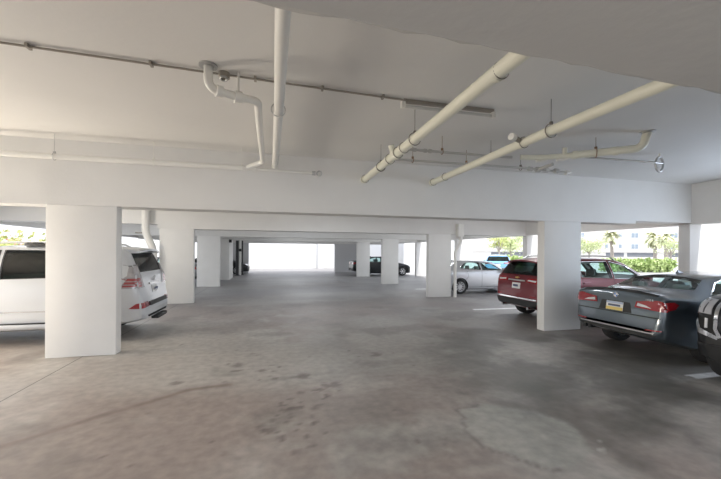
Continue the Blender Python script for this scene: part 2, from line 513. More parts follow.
beam(3, [(XL, -3.72, 2.63), (-3.72, XR, ZS)], 12.80, 13.3)
beam(4, [(XL, XR, ZS)], 18.62, 19.1)
beam(5, [(XL, XR, ZS)], 24.50, 25.0)
beam(6, [(XL, XR, 2.45)], 30.2, 30.7)
bm = bmesh.new(); add_box(bm, XR, XR + 0.35, YN, YF, ZS + 0.03, ZC + 0.3); struct('trim_7', bm, M['beam'])
bm = bmesh.new(); add_box(bm, XL - 0.35, XL, YN, YF, 2.56, ZC + 0.3); struct('trim_8', bm, M['beam'])
# far cross walls and the open court beyond
bm = bmesh.new(); add_box(bm, 5.12, 7.4, 30.15, 30.4, 0, 2.46); struct('wall_far_right', bm, M['greywall'])
bm = bmesh.new(); add_box(bm, -3.4, -2.02, 30.15, 30.4, 0, 2.46); struct('wall_far_left', bm, M['greywall'])
bm = bmesh.new(); add_box(bm, -2.6, 9.0, 37.6, 37.85, -0.02, 3.4); add_box(bm, 4.5, 5.15, 37.2, 37.62, -0.02, 3.4); struct('wall_court_back', bm, M['wall'])
bm = bmesh.new(); add_box(bm, -2.6, -2.35, 30.75, 37.6, -0.02, 3.4); struct('wall_court_left', bm, M['wall'])

# ------------------------------------------------------------------ columns
def column(x0, x1, y0, y1, z1, label, group=None, m='column'):
    bm = bmesh.new()
    add_box(bm, x0, x1, y0, y1, 0, z1, 0.012, 2)
    o = obj('column', bm, M[m], None, True, 30)
    return tag(o, label, 'column', group)
column(-3.58, -2.57, 6.72, 6.94, ZS, 'wide white column nearest on the left, in front of the white SUV')
column(-3.66, -2.62, 12.80, 13.02, ZS, 'white column behind the back of the white SUV')
column(-3.66, -2.61, 18.62, 18.84, ZS, 'third white column along the left side, grey car half hidden behind it')
column(-3.66, -2.66, 22.9, 24.9, ZS, 'fourth white column on the left with a small black camera at its top')
column(5.92, 6.93, 6.72, 6.94, ZS, 'large white column on the right, between the red SUV and the slate sedan')
column(5.90, 6.88, 12.80, 13.02, ZS, 'white column in front of the silver hatchback')
column(5.82, 6.77, 18.62, 18.84, ZS, 'white column in the middle of the black car, third along the right')
column(5.77, 6.72, 24.50, 24.72, ZS, 'farthest white column on the right, at the back of the black car')
column(XR - 0.04, XR + 1.05, 6.72, 6.99, 2.53, 'white outer pier at the right edge, beyond the slate sedan')
column(XR + 0.06, XR + 1.1, 12.80, 13.07, 2.53, 'white outer pier seen just above the red SUV roof')
column(XR, XR + 1.0, 18.62, 18.89, 2.53, 'white outer pier behind the silver hatchback')
column(XR - 0.05, XR + 1.0, 24.50, 24.77, 2.53, 'white outer pier at the nose of the black car')
for y in (-0.2,):
    pass

# ------------------------------------------------------------------ pipework
def coupling(parent, c, axis, R, m=None, w=0.03, name='coupling'):
    axis = Vector(axis).normalized()
    bm = bmesh.new()
    add_tube(bm, [Vector(c) - axis * w, Vector(c) + axis * w], R, 18)
    bmesh.ops.recalc_face_normals(bm, faces=bm.faces)
    return obj(name, bm, m or M['pipe'], parent, True, 40)
def hanger(parent, c, axis, R, ztop=ZC, m=None, knot=True):
    m = m or M['iron']
    bm = bmesh.new()
    add_ring(bm, c, axis, R, 0.006, 22, 6)
    add_tube(bm, [Vector(c) + Vector((0, 0, R)), (c[0], c[1], ztop)], 0.0035, 6)
    if knot:
        add_box(bm, c[0] - 0.014, c[0] + 0.014, c[1] - 0.014, c[1] + 0.014, c[2] + R - 0.005, c[2] + R + 0.025)
    bmesh.ops.recalc_face_normals(bm, faces=bm.faces)
    return obj('hanger', bm, m, parent, True, 40)

t = thing('drain_pipe', 'straight white ceiling pipe running along the aisle, left of the two cream pipes', 'pipe', (0.02, 3.9, 3.3))
def L(p, o): return (p[0] - o[0], p[1] - o[1], p[2] - o[2])
def rel(pts, t): return [L(p, t.location) for p in pts]
obj_ = tube('pipe_run', rel([(0.05, 1.12, 3.3), (0.04, 3.95, 3.3), (0.0, 6.74, 3.3)], t), 0.052, M['whitepipe'], t)
coupling(t, L((0.0, 6.66, 3.3), t.location), (0, 1, 0), 0.066, M['whitepipe'])
hanger(t, L((0.035, 3.95, 3.3), t.location), (0, 1, 0), 0.075, ZC - 3.3, M['steel'])
hanger(t, L((0.005, 6.3, 3.3), t.location), (0, 1, 0), 0.068, ZC - 3.3, M['whitepipe'])

t = thing('drain_pipe', 'cream ceiling pipe crossing under the strip light, the middle long pipe', 'pipe', (1.72, 4, 3.18))
tube('pipe_run', rel([(1.70, 1.12, 3.18), (1.72, 6.74, 3.18)], t), 0.062, M['pipe'], t)
for y, r in ((2.46, .068), (4.57, .072), (4.81, .078), (5.17, .076), (5.66, .072), (6.68, .076)):
    coupling(t, L((1.715, y, 3.18), t.location), (0, 1, 0), r, w=0.05 if y > 4.5 else 0.02)
    c = Vector(L((1.715, y - 0.05, 3.18), t.location)); 
    bm = bmesh.new(); add_ring(bm, c, (0, 1, 0), r, 0.004, 24, 6); obj('joint_ring', bm, M['iron'], t, True)
hanger(t, L((1.71, 4.14, 3.18), t.location), (0, 1, 0), 0.078, ZC - 3.18)
hanger(t, L((1.72, 5.62, 3.18), t.location), (0, 1, 0), 0.078, ZC - 3.18)
tube('branch_stub', rel([(1.715, 4.95, 3.18), (1.66, 4.92, 3.33)], t), 0.045, M['pipe'], t)

t = thing('drain_pipe', 'cream ceiling pipe on the right with a short capped branch', 'pipe', (3.2, 4, 3.18))
tube('pipe_run', rel([(3.08, 1.12, 3.135), (3.10, 2.23, 3.15), (3.12, 3.46, 3.18), (3.16, 6.74, 3.2)], t), 0.06, M['pipe'], t)
for y, x, z in ((3.95, 3.125, 3.183), (6.15, 3.152, 3.197), (6.68, 3.16, 3.2)):
    coupling(t, L((x, y, z), t.location), (0, 1, 0), 0.072)
    bm = bmesh.new(); add_ring(bm, Vector(L((x, y - 0.04, z), t.location)), (0, 1, 0), 0.071, 0.004, 24, 6); obj('joint_ring', bm, M['iron'], t, True)
hanger(t, L((3.12, 3.45, 3.18), t.location), (0, 1, 0), 0.08, ZC - 3.18)
tube('branch_stub', rel([(3.13, 3.95, 3.2), (2.95, 3.88, 3.22)], t), 0.032, M['conduit'], t)
tube('branch_cap', rel([(2.96, 3.884, 3.22), (2.89, 3.86, 3.225)], t), 0.045, M['whitepipe'], t)

t = thing('offset_pipe', 'white pipe dropping from the ceiling with elbows, left of the straight white pipe', 'pipe', (-0.4, 3.7, 3.3))
tube('pipe_run', rel(fillet([(-0.63, 3.66, ZC), (-0.62, 3.62, 3.31), (-0.36, 3.74, 3.30), (-0.17, 3.78, 3.30), (-0.18, 4.1, 3.30), (-0.195, 6.28, 3.29), (-0.46, 6.40, 3.21)], 0.1), t), 0.042, M['whitepipe'], t, 16)
bm = bmesh.new(); add_lathe(bm, [(0.0, 0), (0.085, 0), (0.085, -0.015), (0.052, -0.02)], 24); o = obj('ceiling_flange', bm, M['steel'], t, True); o.location = L((-0.63, 3.66, ZC), t.location)
coupling(t, L((-0.53, 3.66, 3.305), t.location), (1, 0.45, 0), 0.058, M['whitepipe'])
coupling(t, L((-0.36, 3.735, 3.30), t.location), (1, 0.3, 0), 0.06, M['whitepipe'], 0.035, 'clamp')
tube('hanger_rod', rel([(-0.36, 3.735, 3.34), (-0.36, 3.735, ZC)], t), 0.012, M['whitepipe'], t, 8)

t = thing('sprinkler_pipe', 'long white pipe across the face of the beam on the left side', 'pipe', (-3, 6.4, 3.2))
tube('pipe_run', rel([(XL, 6.42, 3.2), (-0.5, 6.42, 3.2)], t), 0.042, M['whitepipe'], t)
tube('narrow_run', rel([(-0.5, 6.42, 3.2), (0.72, 6.5, 3.2)], t), 0.022, M['whitepipe'], t)
for x in (-3.31, -1.93, -0.55):
    hanger(t, L((x, 6.42, 3.2), t.location), (1, 0, 0), 0.056, ZC - 3.2, M['whitepipe'] if x > -3 else M['steel'], True)
coupling(t, L((-0.35, 6.43, 3.2), t.location), (1, 0, 0), 0.045, M['whitepipe'])
coupling(t, L((0.70, 6.5, 3.2), t.location), (1, 0, 0), 0.04, M['steel'])
bm = bmesh.new(); add_ring(bm, (0, 0, 0), (0.5, 1, 0), 0.045, 0.014, 20, 8); o = obj('end_fitting', bm, M['steel'], t, True); o.location = L((0.80, 6.5, 3.2), t.location)

t = thing('conduit', 'thin dark conduit along the ceiling leading to the strip light', 'conduit', (-1, 3.6, ZC - 0.022))
tube('pipe_run', rel([(-6.5, 3.36, ZC - 0.02), (-2.25, 3.68, ZC - 0.02), (-0.6, 3.77, ZC - 0.02), (1.44, 3.87, ZC - 0.02)], t), 0.011, M['conduit'], t, 8)
for x in (-3.2, -2.1, -1.15, -0.2, 0.5, 1.2):
    yy = np.interp(x, [-6.5, -2.25, -0.6, 1.6], [3.36, 3.68, 3.77, 3.88])
    box('strap', x - 0.012 + 1, x + 0.012 + 1, yy - 3.6 - 0.035, yy - 3.6 + 0.035, -0.014, 0.02, M['conduit'], t)
bm = bmesh.new(); add_lathe(bm, [(0, 0.02), (0.055, 0.02), (0.055, -0.03), (0.03, -0.045), (0, -0.045)], 20); o = obj('junction_box', bm, M['conduit'], t, True); o.location = (-0.50 + 1, 3.775 - 3.6, 0)
bm = bmesh.new(); add_ring(bm, (0, 0, 0), (0, 0.3, 1), 0.03, 0.012, 16, 6); o = obj('knockout_ring', bm, M['steel'], t, True); o.location = (-0.50 + 1, 3.75 - 3.6, -0.05)

def strip_light(x0, x1, y, lit, label, group=None):
    t = thing('strip_light', label, 'light', ((x0 + x1) / 2, y, ZC), 0, group)
    h = (x1 - x0) / 2
    box('housing', -h, h, -0.03, 0.03, -0.035, 0.0, M['conduit'], t, 0.004)
    for s in (-1, 1):
        b = bmesh.new(); add_box(b, s * h - 0.025, s * h + 0.025, -0.03, 0.03, -0.10, -0.025, 0.008); obj('lamp_socket', b, M['whitepipe'], t, True)
    tube('tube_lamp', [(-h + 0.02, 0, -0.078), (h - 0.02, 0, -0.078)], 0.018, M['fill_tube'] if lit else M['tube'], t, 12)
    if lit:  # only the added, unseen fill lamps are lit
        d = bpy.data.lights.new('added_tube_light', 'AREA'); d.shape = 'RECTANGLE'; d.size = 2 * h; d.size_y = 0.1; d.energy = lit; d.color = (0.93, 0.97, 1.0)
        lo = bpy.data.objects.new('added_tube_light', d); COL.objects.link(lo); lo.parent = t; lo.location = (0, 0, -0.115)
    return t
strip_light(1.46, 2.66, 3.90, 0, 'slim unlit fluorescent strip light on the ceiling behind the cream pipe')

# thin sprinkler lines and the elbowed waste pipe on the right
t = thing('sprinkler_line', 'thin grey pipe behind the cream pipes, the nearer of the two thin lines', 'pipe', (2.7, 4.95, 3.3))
tube('pipe_run', rel([(1.76, 4.96, 3.3), (3.5, 4.96, 3.3), (3.72, 4.94, 3.3)], t), 0.019, M['thinpipe'], t, 10)
hanger(t, L((2.5, 4.96, 3.3), t.location), (1, 0, 0), 0.035, ZC - 3.3, M['rust'])
hanger(t, L((3.35, 4.96, 3.3), t.location), (1, 0, 0), 0.035, ZC - 3.3, M['iron'])
for x in (2.05, 2.22, 2.30): coupling(t, L((x, 4.96, 3.3), t.location), (1, 0, 0), 0.03, M['thinpipe'], 0.02, 'fitting')

t = thing('sprinkler_line', 'thin grey pipe nearest the far beam, with a cluster of fittings', 'pipe', (3.4, 5.5, 3.3))
tube('pipe_run', rel([(1.9, 5.55, 3.3), (4.45, 5.5, 3.3), (5.45, 5.6, 3.3)], t), 0.019, M['thinpipe'], t, 10)
for x in (2.25, 3.25, 4.35): hanger(t, L((x, 5.53, 3.3), t.location), (1, 0, 0), 0.038, ZC - 3.3, M['iron'] if x > 4 else M['rust'])
for x, r in ((4.55, .04), (4.72, .05), (4.9, .04), (5.12, .045)): coupling(t, L((x, 5.53, 3.3), t.location), (1, 0.05, 0), r, M['thinpipe'], 0.035, 'fitting')
tube('branch_stub', rel([(4.72, 5.53, 3.3), (4.74, 5.2, 3.32)], t), 0.03, M['thinpipe'], t)
tube('branch_cap', rel([(5.4, 5.6, 3.3), (5.5, 5.61, 3.3)], t), 0.045, M['whitepipe'], t)

t = thing('waste_pipe', 'fat white pipe dropping from the ceiling through an elbow near the right corner', 'pipe', (4.8, 4.5, 3.3))
tube('pipe_run', rel(fillet([(5.32, 4.02, ZC), (5.28, 4.06, 3.32), (4.98, 4.28, 3.31), (4.58, 4.56, 3.3)], 0.16, 8), t), 0.058, M['pipe'], t, 16)
tube('narrow_run', rel([(4.6, 4.55, 3.3), (4.18, 4.83, 3.3), (3.86, 4.9, 3.3)], t), 0.042, M['pipe'], t)
bm = bmesh.new(); add_lathe(bm, [(0.0, 0), (0.10, 0), (0.10, -0.012), (0.06, -0.02)], 24); o = obj('ceiling_flange', bm, M['steel'], t, True); o.location = L((5.32, 4.02, ZC), t.location)
hanger(t, L((4.80, 4.40, 3.305), t.location), (-1, 0.7, 0), 0.07, ZC - 3.305, M['rust'])
coupling(t, L((5.02, 4.26, 3.31), t.location), (-1, 0.7, 0), 0.066); coupling(t, L((4.57, 4.57, 3.3), t.location), (-1, 0.7, 0), 0.064); coupling(t, L((4.16, 4.84, 3.3), t.location), (-1, 0.4, 0), 0.05)
tube('branch_stub', rel([(4.45, 4.64, 3.3), (4.44, 4.62, 3.42)], t), 0.035, M['pipe'], t)
for p in ((4.62, 4.80), (4.35, 4.95)):
    tube('branch_elbow', rel(fillet([(p[0] - 0.12, p[1] + 0.05, 3.3), (p[0], p[1], 3.3), (p[0] + 0.05, p[1] - 0.08, 3.36)], 0.06), t), 0.036, M['whitepipe'], t)

t = thing('wall_loop', 'thin line ending in an oval white ring on the ceiling by the right corner', 'pipe', (6.4, 4.7, 3.38))
tube('pipe_run', rel([(4.75, 4.75, 3.34), (6.55, 4.82, 3.38)], t), 0.016, M['conduit'], t, 8)
pts = [Vector((6.68 + 0.085 * math.sin(a), 4.84, 3.36 + 0.13 * math.cos(a))) for a in [2 * PI * k / 28 for k in range(28)]]
bm = bmesh.new(); add_tube(bm, rel(pts, t), 0.02, 8, closed=True); obj('oval_ring', bm, M['steel'], t, True)
tube('ring_bar', rel([(6.5, 4.82, 3.38), (6.78, 4.84, 3.38)], t), 0.014, M['steel'], t, 8)
tube('ceiling_stem', rel([(6.68, 4.84, 3.5), (6.68, 4.84, ZC)], t), 0.02, M['whitepipe'], t, 8)

t = thing('downspout', 'bent white downpipe between the white SUV and the column behind it', 'downpipe', (-3.8, 12.68, 0))
tube('pipe_run', rel(fillet([(-4.02, 12.66, 3.55), (-4.02, 12.66, 2.35), (-3.78, 12.62, 1.78), (-3.78, 12.62, 0.0)], 0.15), t), 0.11, M['whitepipe'], t, 16)
coupling(t, L((-3.78, 12.62, 1.5), t.location), (0, 0, 1), 0.125, M['whitepipe'])
t = thing('downspout', 'white downpipe beside the column by the silver hatchback, bent to a box on the beam', 'downpipe', (7.0, 12.68, 0))
tube('pipe_run', rel(fillet([(7.22, 12.64, 2.86), (7.22, 12.64, 2.2), (6.97, 12.64, 1.78), (6.97, 12.64, 0.0)], 0.1), t), 0.062, M['whitepipe'], t, 14)
b = bmesh.new(); add_box(b, 7.07 - 7, 7.31 - 7, 12.58 - 12.68, 12.79 - 12.68, 2.4, 2.9, 0.01); obj('pipe_box', b, M['whitepipe'], t, True)
t = thing('security_camera', 'small black camera box at the top of a far left column', 'camera', (-2.60, 22.88, 2.38))
box('housing', -0.08, 0.08, -0.09, 0.02, -0.09, 0.1, M['black'], t, 0.02, True)
bm = bmesh.new(); add_lathe(bm, [(0, 0), (0.04, 0), (0.04, -0.03), (0, -0.035)], 16, 'y'); o = obj('lens', bm, M['black'], t, True); o.location = (0, -0.09, 0)
t = thing('bar_lamp', 'small dark bar fixture on the outer beam behind the white SUV', 'light', (-4.85, 14.9, 2.43))
box('housing', -0.22, 0.22, -0.05, 0.05, -0.03, 0.03, M['conduit'], t, 0.01, True)
tube('stem', [(0.12, 0, 0.0), (0.12, 0, ZC - 2.43)], 0.012, M['conduit'], t, 8)
t = thing('pipe_post', 'dark upright post beside the far grey wall, left of the white pipe', 'post', (-2.60, 27.1, 0)); tube('shaft', [(0, 0, 0), (0, 0, ZC)], 0.11, M['black'], t); box('base_plate', -0.16, 0.16, -0.16, 0.16, 0, 0.03, M['black'], t)
t = thing('pipe_post', 'thin white upright pipe between two dark posts at the far left', 'post', (-2.44, 27.4, 0)); tube('shaft', [(0, 0, 0), (0, 0, ZC)], 0.09, M['whitepipe'], t); box('clamp', -0.1, 0.1, -0.13, 0.0, 1.75, 1.95, M['black'], t, 0.01)
t = thing('pipe_post', 'thin dark upright post right of the far white pipe', 'post', (-2.30, 27.7, 0)); tube('shaft', [(0, 0, 0), (0, 0, ZC)], 0.06, M['black'], t); box('base_plate', -0.12, 0.12, -0.12, 0.12, 0, 0.03, M['black'], t)

# unseen lit lamps added in the other bays to brighten the interior
for i, (x, y) in enumerate([(1.6, 9.7), (1.6, 15.8), (1.6, 21.7), (1.6, 27.4), (1.6, -2.4), (-5.5, 9.7), (7.6, 9.7), (-5.5, 15.8), (7.6, 15.8), (7.8, 21.5)]):
    strip_light(x - 0.75, x + 0.75, y, 41, 'added unseen lit strip light on the ceiling of another bay', 'added unseen strip lights')

# ------------------------------------------------------------------ cars
def pchip(keys):
    xs = np.array([k[0] for k in keys], float); ys = np.array([k[1] for k in keys], float)
    h = np.diff(xs); d = np.diff(ys) / h
    m = np.zeros(len(xs)); m[0] = d[0]; m[-1] = d[-1]
    for i in range(1, len(xs) - 1):
        if d[i - 1] * d[i] > 0:
            w1 = 2 * h[i] + h[i - 1]; w2 = h[i] + 2 * h[i - 1]
            m[i] = (w1 + w2) / (w1 / d[i - 1] + w2 / d[i])
    def f(x):
        x = min(max(x, xs[0]), xs[-1])
        i = min(max(int(np.searchsorted(xs, x)) - 1, 0), len(h) - 1)
        t = (x - xs[i]) / h[i]
        return float((2 * t ** 3 - 3 * t ** 2 + 1) * ys[i] + (t ** 3 - 2 * t ** 2 + t) * h[i] * m[i] + (-2 * t ** 3 + 3 * t ** 2) * ys[i + 1] + (t ** 3 - t ** 2) * h[i] * m[i + 1])
    return f

def skin(rows, close=True):
    bm = bmesh.new()
    R = [[bm.verts.new(p) for p in r] for r in rows]
    n = len(R[0])
    for i in range(len(R) - 1):
        for k in range(n):
            bm.faces.new((R[i][k], R[i][(k + 1) % n], R[i + 1][(k + 1) % n], R[i + 1][k]))
    if close:
        bm.faces.new(R[0]); bm.faces.new(R[-1][::-1])
    bmesh.ops.recalc_face_normals(bm, faces=bm.faces)
    return bm

def poly_mesh(poly, res):
    n = len(poly); pts = []
    for i in range(n):
        a = Vector(poly[i]); b = Vector(poly[(i + 1) % n])
        k = max(1, int((b - a).length / res))
        pts += [a.lerp(b, j / k) for j in range(k)]
    nb = len(pts)
    edges = [(i, (i + 1) % nb) for i in range(nb)]
    x0 = min(p.x for p in pts); x1 = max(p.x for p in pts); y0 = min(p.y for p in pts); y1 = max(p.y for p in pts)
    x = x0 + res * 0.5
    while x < x1:
        y = y0 + res * 0.5
        while y < y1:
            p = Vector((x + 1e-4 * math.sin(y * 37), y))
            if min((p - q).length for q in pts[:nb]) > res * 0.45: pts.append(p)
            y += res
        x += res
    v, e, f, *_ = delaunay_2d_cdt([p.to_2d() for p in pts], edges, [], 1, 1e-6)
    return v, f

AX = {'x-': (Vector((-6, 0, 0)), Vector((1, 0, 0))), 'x+': (Vector((6, 0, 0)), Vector((-1, 0, 0))), 'y-': (Vector((0, -4, 0)), Vector((0, 1, 0))), 'y+': (Vector((0, 4, 0)), Vector((0, -1, 0))), 'z+': (Vector((0, 0, 5)), Vector((0, 0, -1)))}
def patch(bm, bvh, axis, poly, off=0.006, res=0.05, skirt=0.0, maxd=0.35):
    v, f = poly_mesh([Vector(p) for p in poly], res)
    o, d = AX[axis]
    vs = []
    for p in v:
        q = Vector((0, p.x, p.y)) if axis[0] == 'x' else (Vector((p.x, 0, p.y)) if axis[0] == 'y' else Vector((p.x, p.y, 0)))
        hit = bvh.ray_cast(o + q, d)
        vs.append(bm.verts.new(hit[0] - d * off) if hit[0] else None)
    fs = []
    for t in f:
        q = [vs[i] for i in t]
        if None in q: continue
        if max((q[0].co - q[1].co).length, (q[1].co - q[2].co).length, (q[2].co - q[0].co).length) > maxd: continue
        try: fs.append(bm.faces.new(q))
        except ValueError: pass
    for w in vs:
        if w is not None and not w.link_faces: bm.verts.remove(w)
    if skirt and fs:
        be = [e for e in {e for q in fs for e in q.edges} if len(e.link_faces) == 1]
        r = bmesh.ops.extrude_edge_only(bm, edges=be)
        bmesh.ops.translate(bm, verts=[g for g in r['geom'] if isinstance(g, bmesh.types.BMVert)], vec=d * skirt)
    # face outwards
    for q in fs:
        q.normal_update()
        if q.normal.dot(d) > 0: q.normal_flip()

def outline(bm, bvh, axis, poly, r, off=0.002, res=0.06):
    o, d = AX[axis]
    n = len(poly); pts = []
    for i in range(n):
        a = Vector(poly[i]); b = Vector(poly[(i + 1) % n]); k = max(1, int((b - a).length / res))
        for j in range(k):
            p = a.lerp(b, j / k)
            q = Vector((0, p.x, p.y)) if axis[0] == 'x' else Vector((p.x, 0, p.y))
            h = bvh.ray_cast(o + q, d)
            if h[0]: pts.append(h[0] - d * off)
    if len(pts) > 3: add_tube(bm, pts, r, 6, closed=True)

def mir(poly): return [(-a, b) for a, b in poly]
def scale_poly(poly, k):
    cx = sum(p[0] for p in poly) / len(poly); cy = sum(p[1] for p in poly) / len(poly)
    return [(cx + (a - cx) * k, cy + (b - cy) * k) for a, b in poly]

def bool_diff(me, cutters):
    o = bpy.data.objects.new('tmp', me); COL.objects.link(o)
    tmp = []
    for bm_, mm in cutters:
        cm = bpy.data.meshes.new('cut'); bmesh.ops.recalc_face_normals(bm_, faces=bm_.faces); bm_.to_mesh(cm); bm_.free()
        cm.materials.append(mm)
        co = bpy.data.objects.new('cut', cm); COL.objects.link(co); tmp.append(co)
        md = o.modifiers.new('b', 'BOOLEAN'); md.operation = 'DIFFERENCE'; md.solver = 'EXACT'; md.object = co
        md.material_mode = 'TRANSFER'
    dg = bpy.context.evaluated_depsgraph_get(); dg.update()
    res = bpy.data.meshes.new_from_object(o.evaluated_get(dg), preserve_all_data_layers=True, depsgraph=dg)
    for q in tmp + [o]: bpy.data.objects.remove(q, do_unlink=True)
    return res

def prism(axis, poly, a, b):
    bm = bmesh.new()
    def P(p, t): return (p[0], t, p[1]) if axis == 'y' else (t, p[0], p[1])
    A = [bm.verts.new(P(p, a)) for p in poly]; B = [bm.verts.new(P(p, b)) for p in poly]
    bm.faces.new(A); bm.faces.new(B[::-1])
    n = len(poly)
    for i in range(n): bm.faces.new((A[i], B[i], B[(i + 1) % n], A[(i + 1) % n]))
    bmesh.ops.recalc_face_normals(bm, faces=bm.faces)
    return bm
def merge(bms):
    out = bmesh.new()
    for b in bms:
        me = bpy.data.meshes.new('t'); b.to_mesh(me); b.free(); out.from_mesh(me); bpy.data.meshes.remove(me)
    return out

def make_wheel(parent, x, side, R, width, spokes, rim_m, wy):
    w = width / 2
    bm = bmesh.new()
    rr = R * 0.66
    add_lathe(bm, [(rr, -w), (R * 0.80, -w * 1.02), (R * 0.93, -w * 0.96), (R * 0.985, -w * 0.8), (R, -w * 0.5), (R, w * 0.5), (R * 0.985, w * 0.8), (R * 0.93, w * 0.96), (R * 0.80, w * 1.02), (rr, w)], 40, 'y')
    bmesh.ops.recalc_face_normals(bm, faces=bm.faces)
    o = obj('wheel', bm, M['rubber'], parent, True, 50)
    o.location = (x, side * (wy - w), R)
    if side < 0: o.rotation_euler = (0, 0, PI)
    bm = bmesh.new()
    add_lathe(bm, [(rr * 1.01, -w * 0.9), (rr * 1.01, w * 0.85), (rr * 1.04, w * 1.0), (rr * 0.97, w * 1.0), (rr * 0.92, w * 0.6), (rr * 0.9, -w * 0.2)], 40, 'y')
    for k in range(spokes):
        a = 2 * PI * k / spokes
        c, s = math.cos(a), math.sin(a)
        t1, t2 = R * 0.065, R * 0.045
        vs = []
        for (r, t, yy) in ((R * 0.08, t1, w * 0.72), (rr * 0.95, t2 * (1 if spokes > 6 else 1.7), w * 0.84)):
            for (q, dy) in ((-t, 0), (t, 0), (t, -0.04), (-t, -0.04)):
                vs.append(bm.verts.new((r * c - q * s, yy + dy, r * s + q * c)))
        for i in range(4): bm.faces.new((vs[i], vs[(i + 1) % 4], vs[4 + (i + 1) % 4], vs[4 + i]))
    bmesh.ops.recalc_face_normals(bm, faces=bm.faces)
    obj('rim', bm, M[rim_m], o, True, 35)
    bm = bmesh.new(); add_lathe(bm, [(rr * 0.95, w * 0.1), (0.02, w * 0.05), (0, w * 0.05)], 24, 'y')
    obj('brake_disc', bm, M['under'], o, True)
    bm = bmesh.new(); add_lathe(bm, [(R * 0.17, w * 0.6), (R * 0.16, w * 0.8), (R * 0.1, w * 0.86), (0, w * 0.87)], 20, 'y')
    obj('hub_cap', bm, M[rim_m], o, True)
    return o

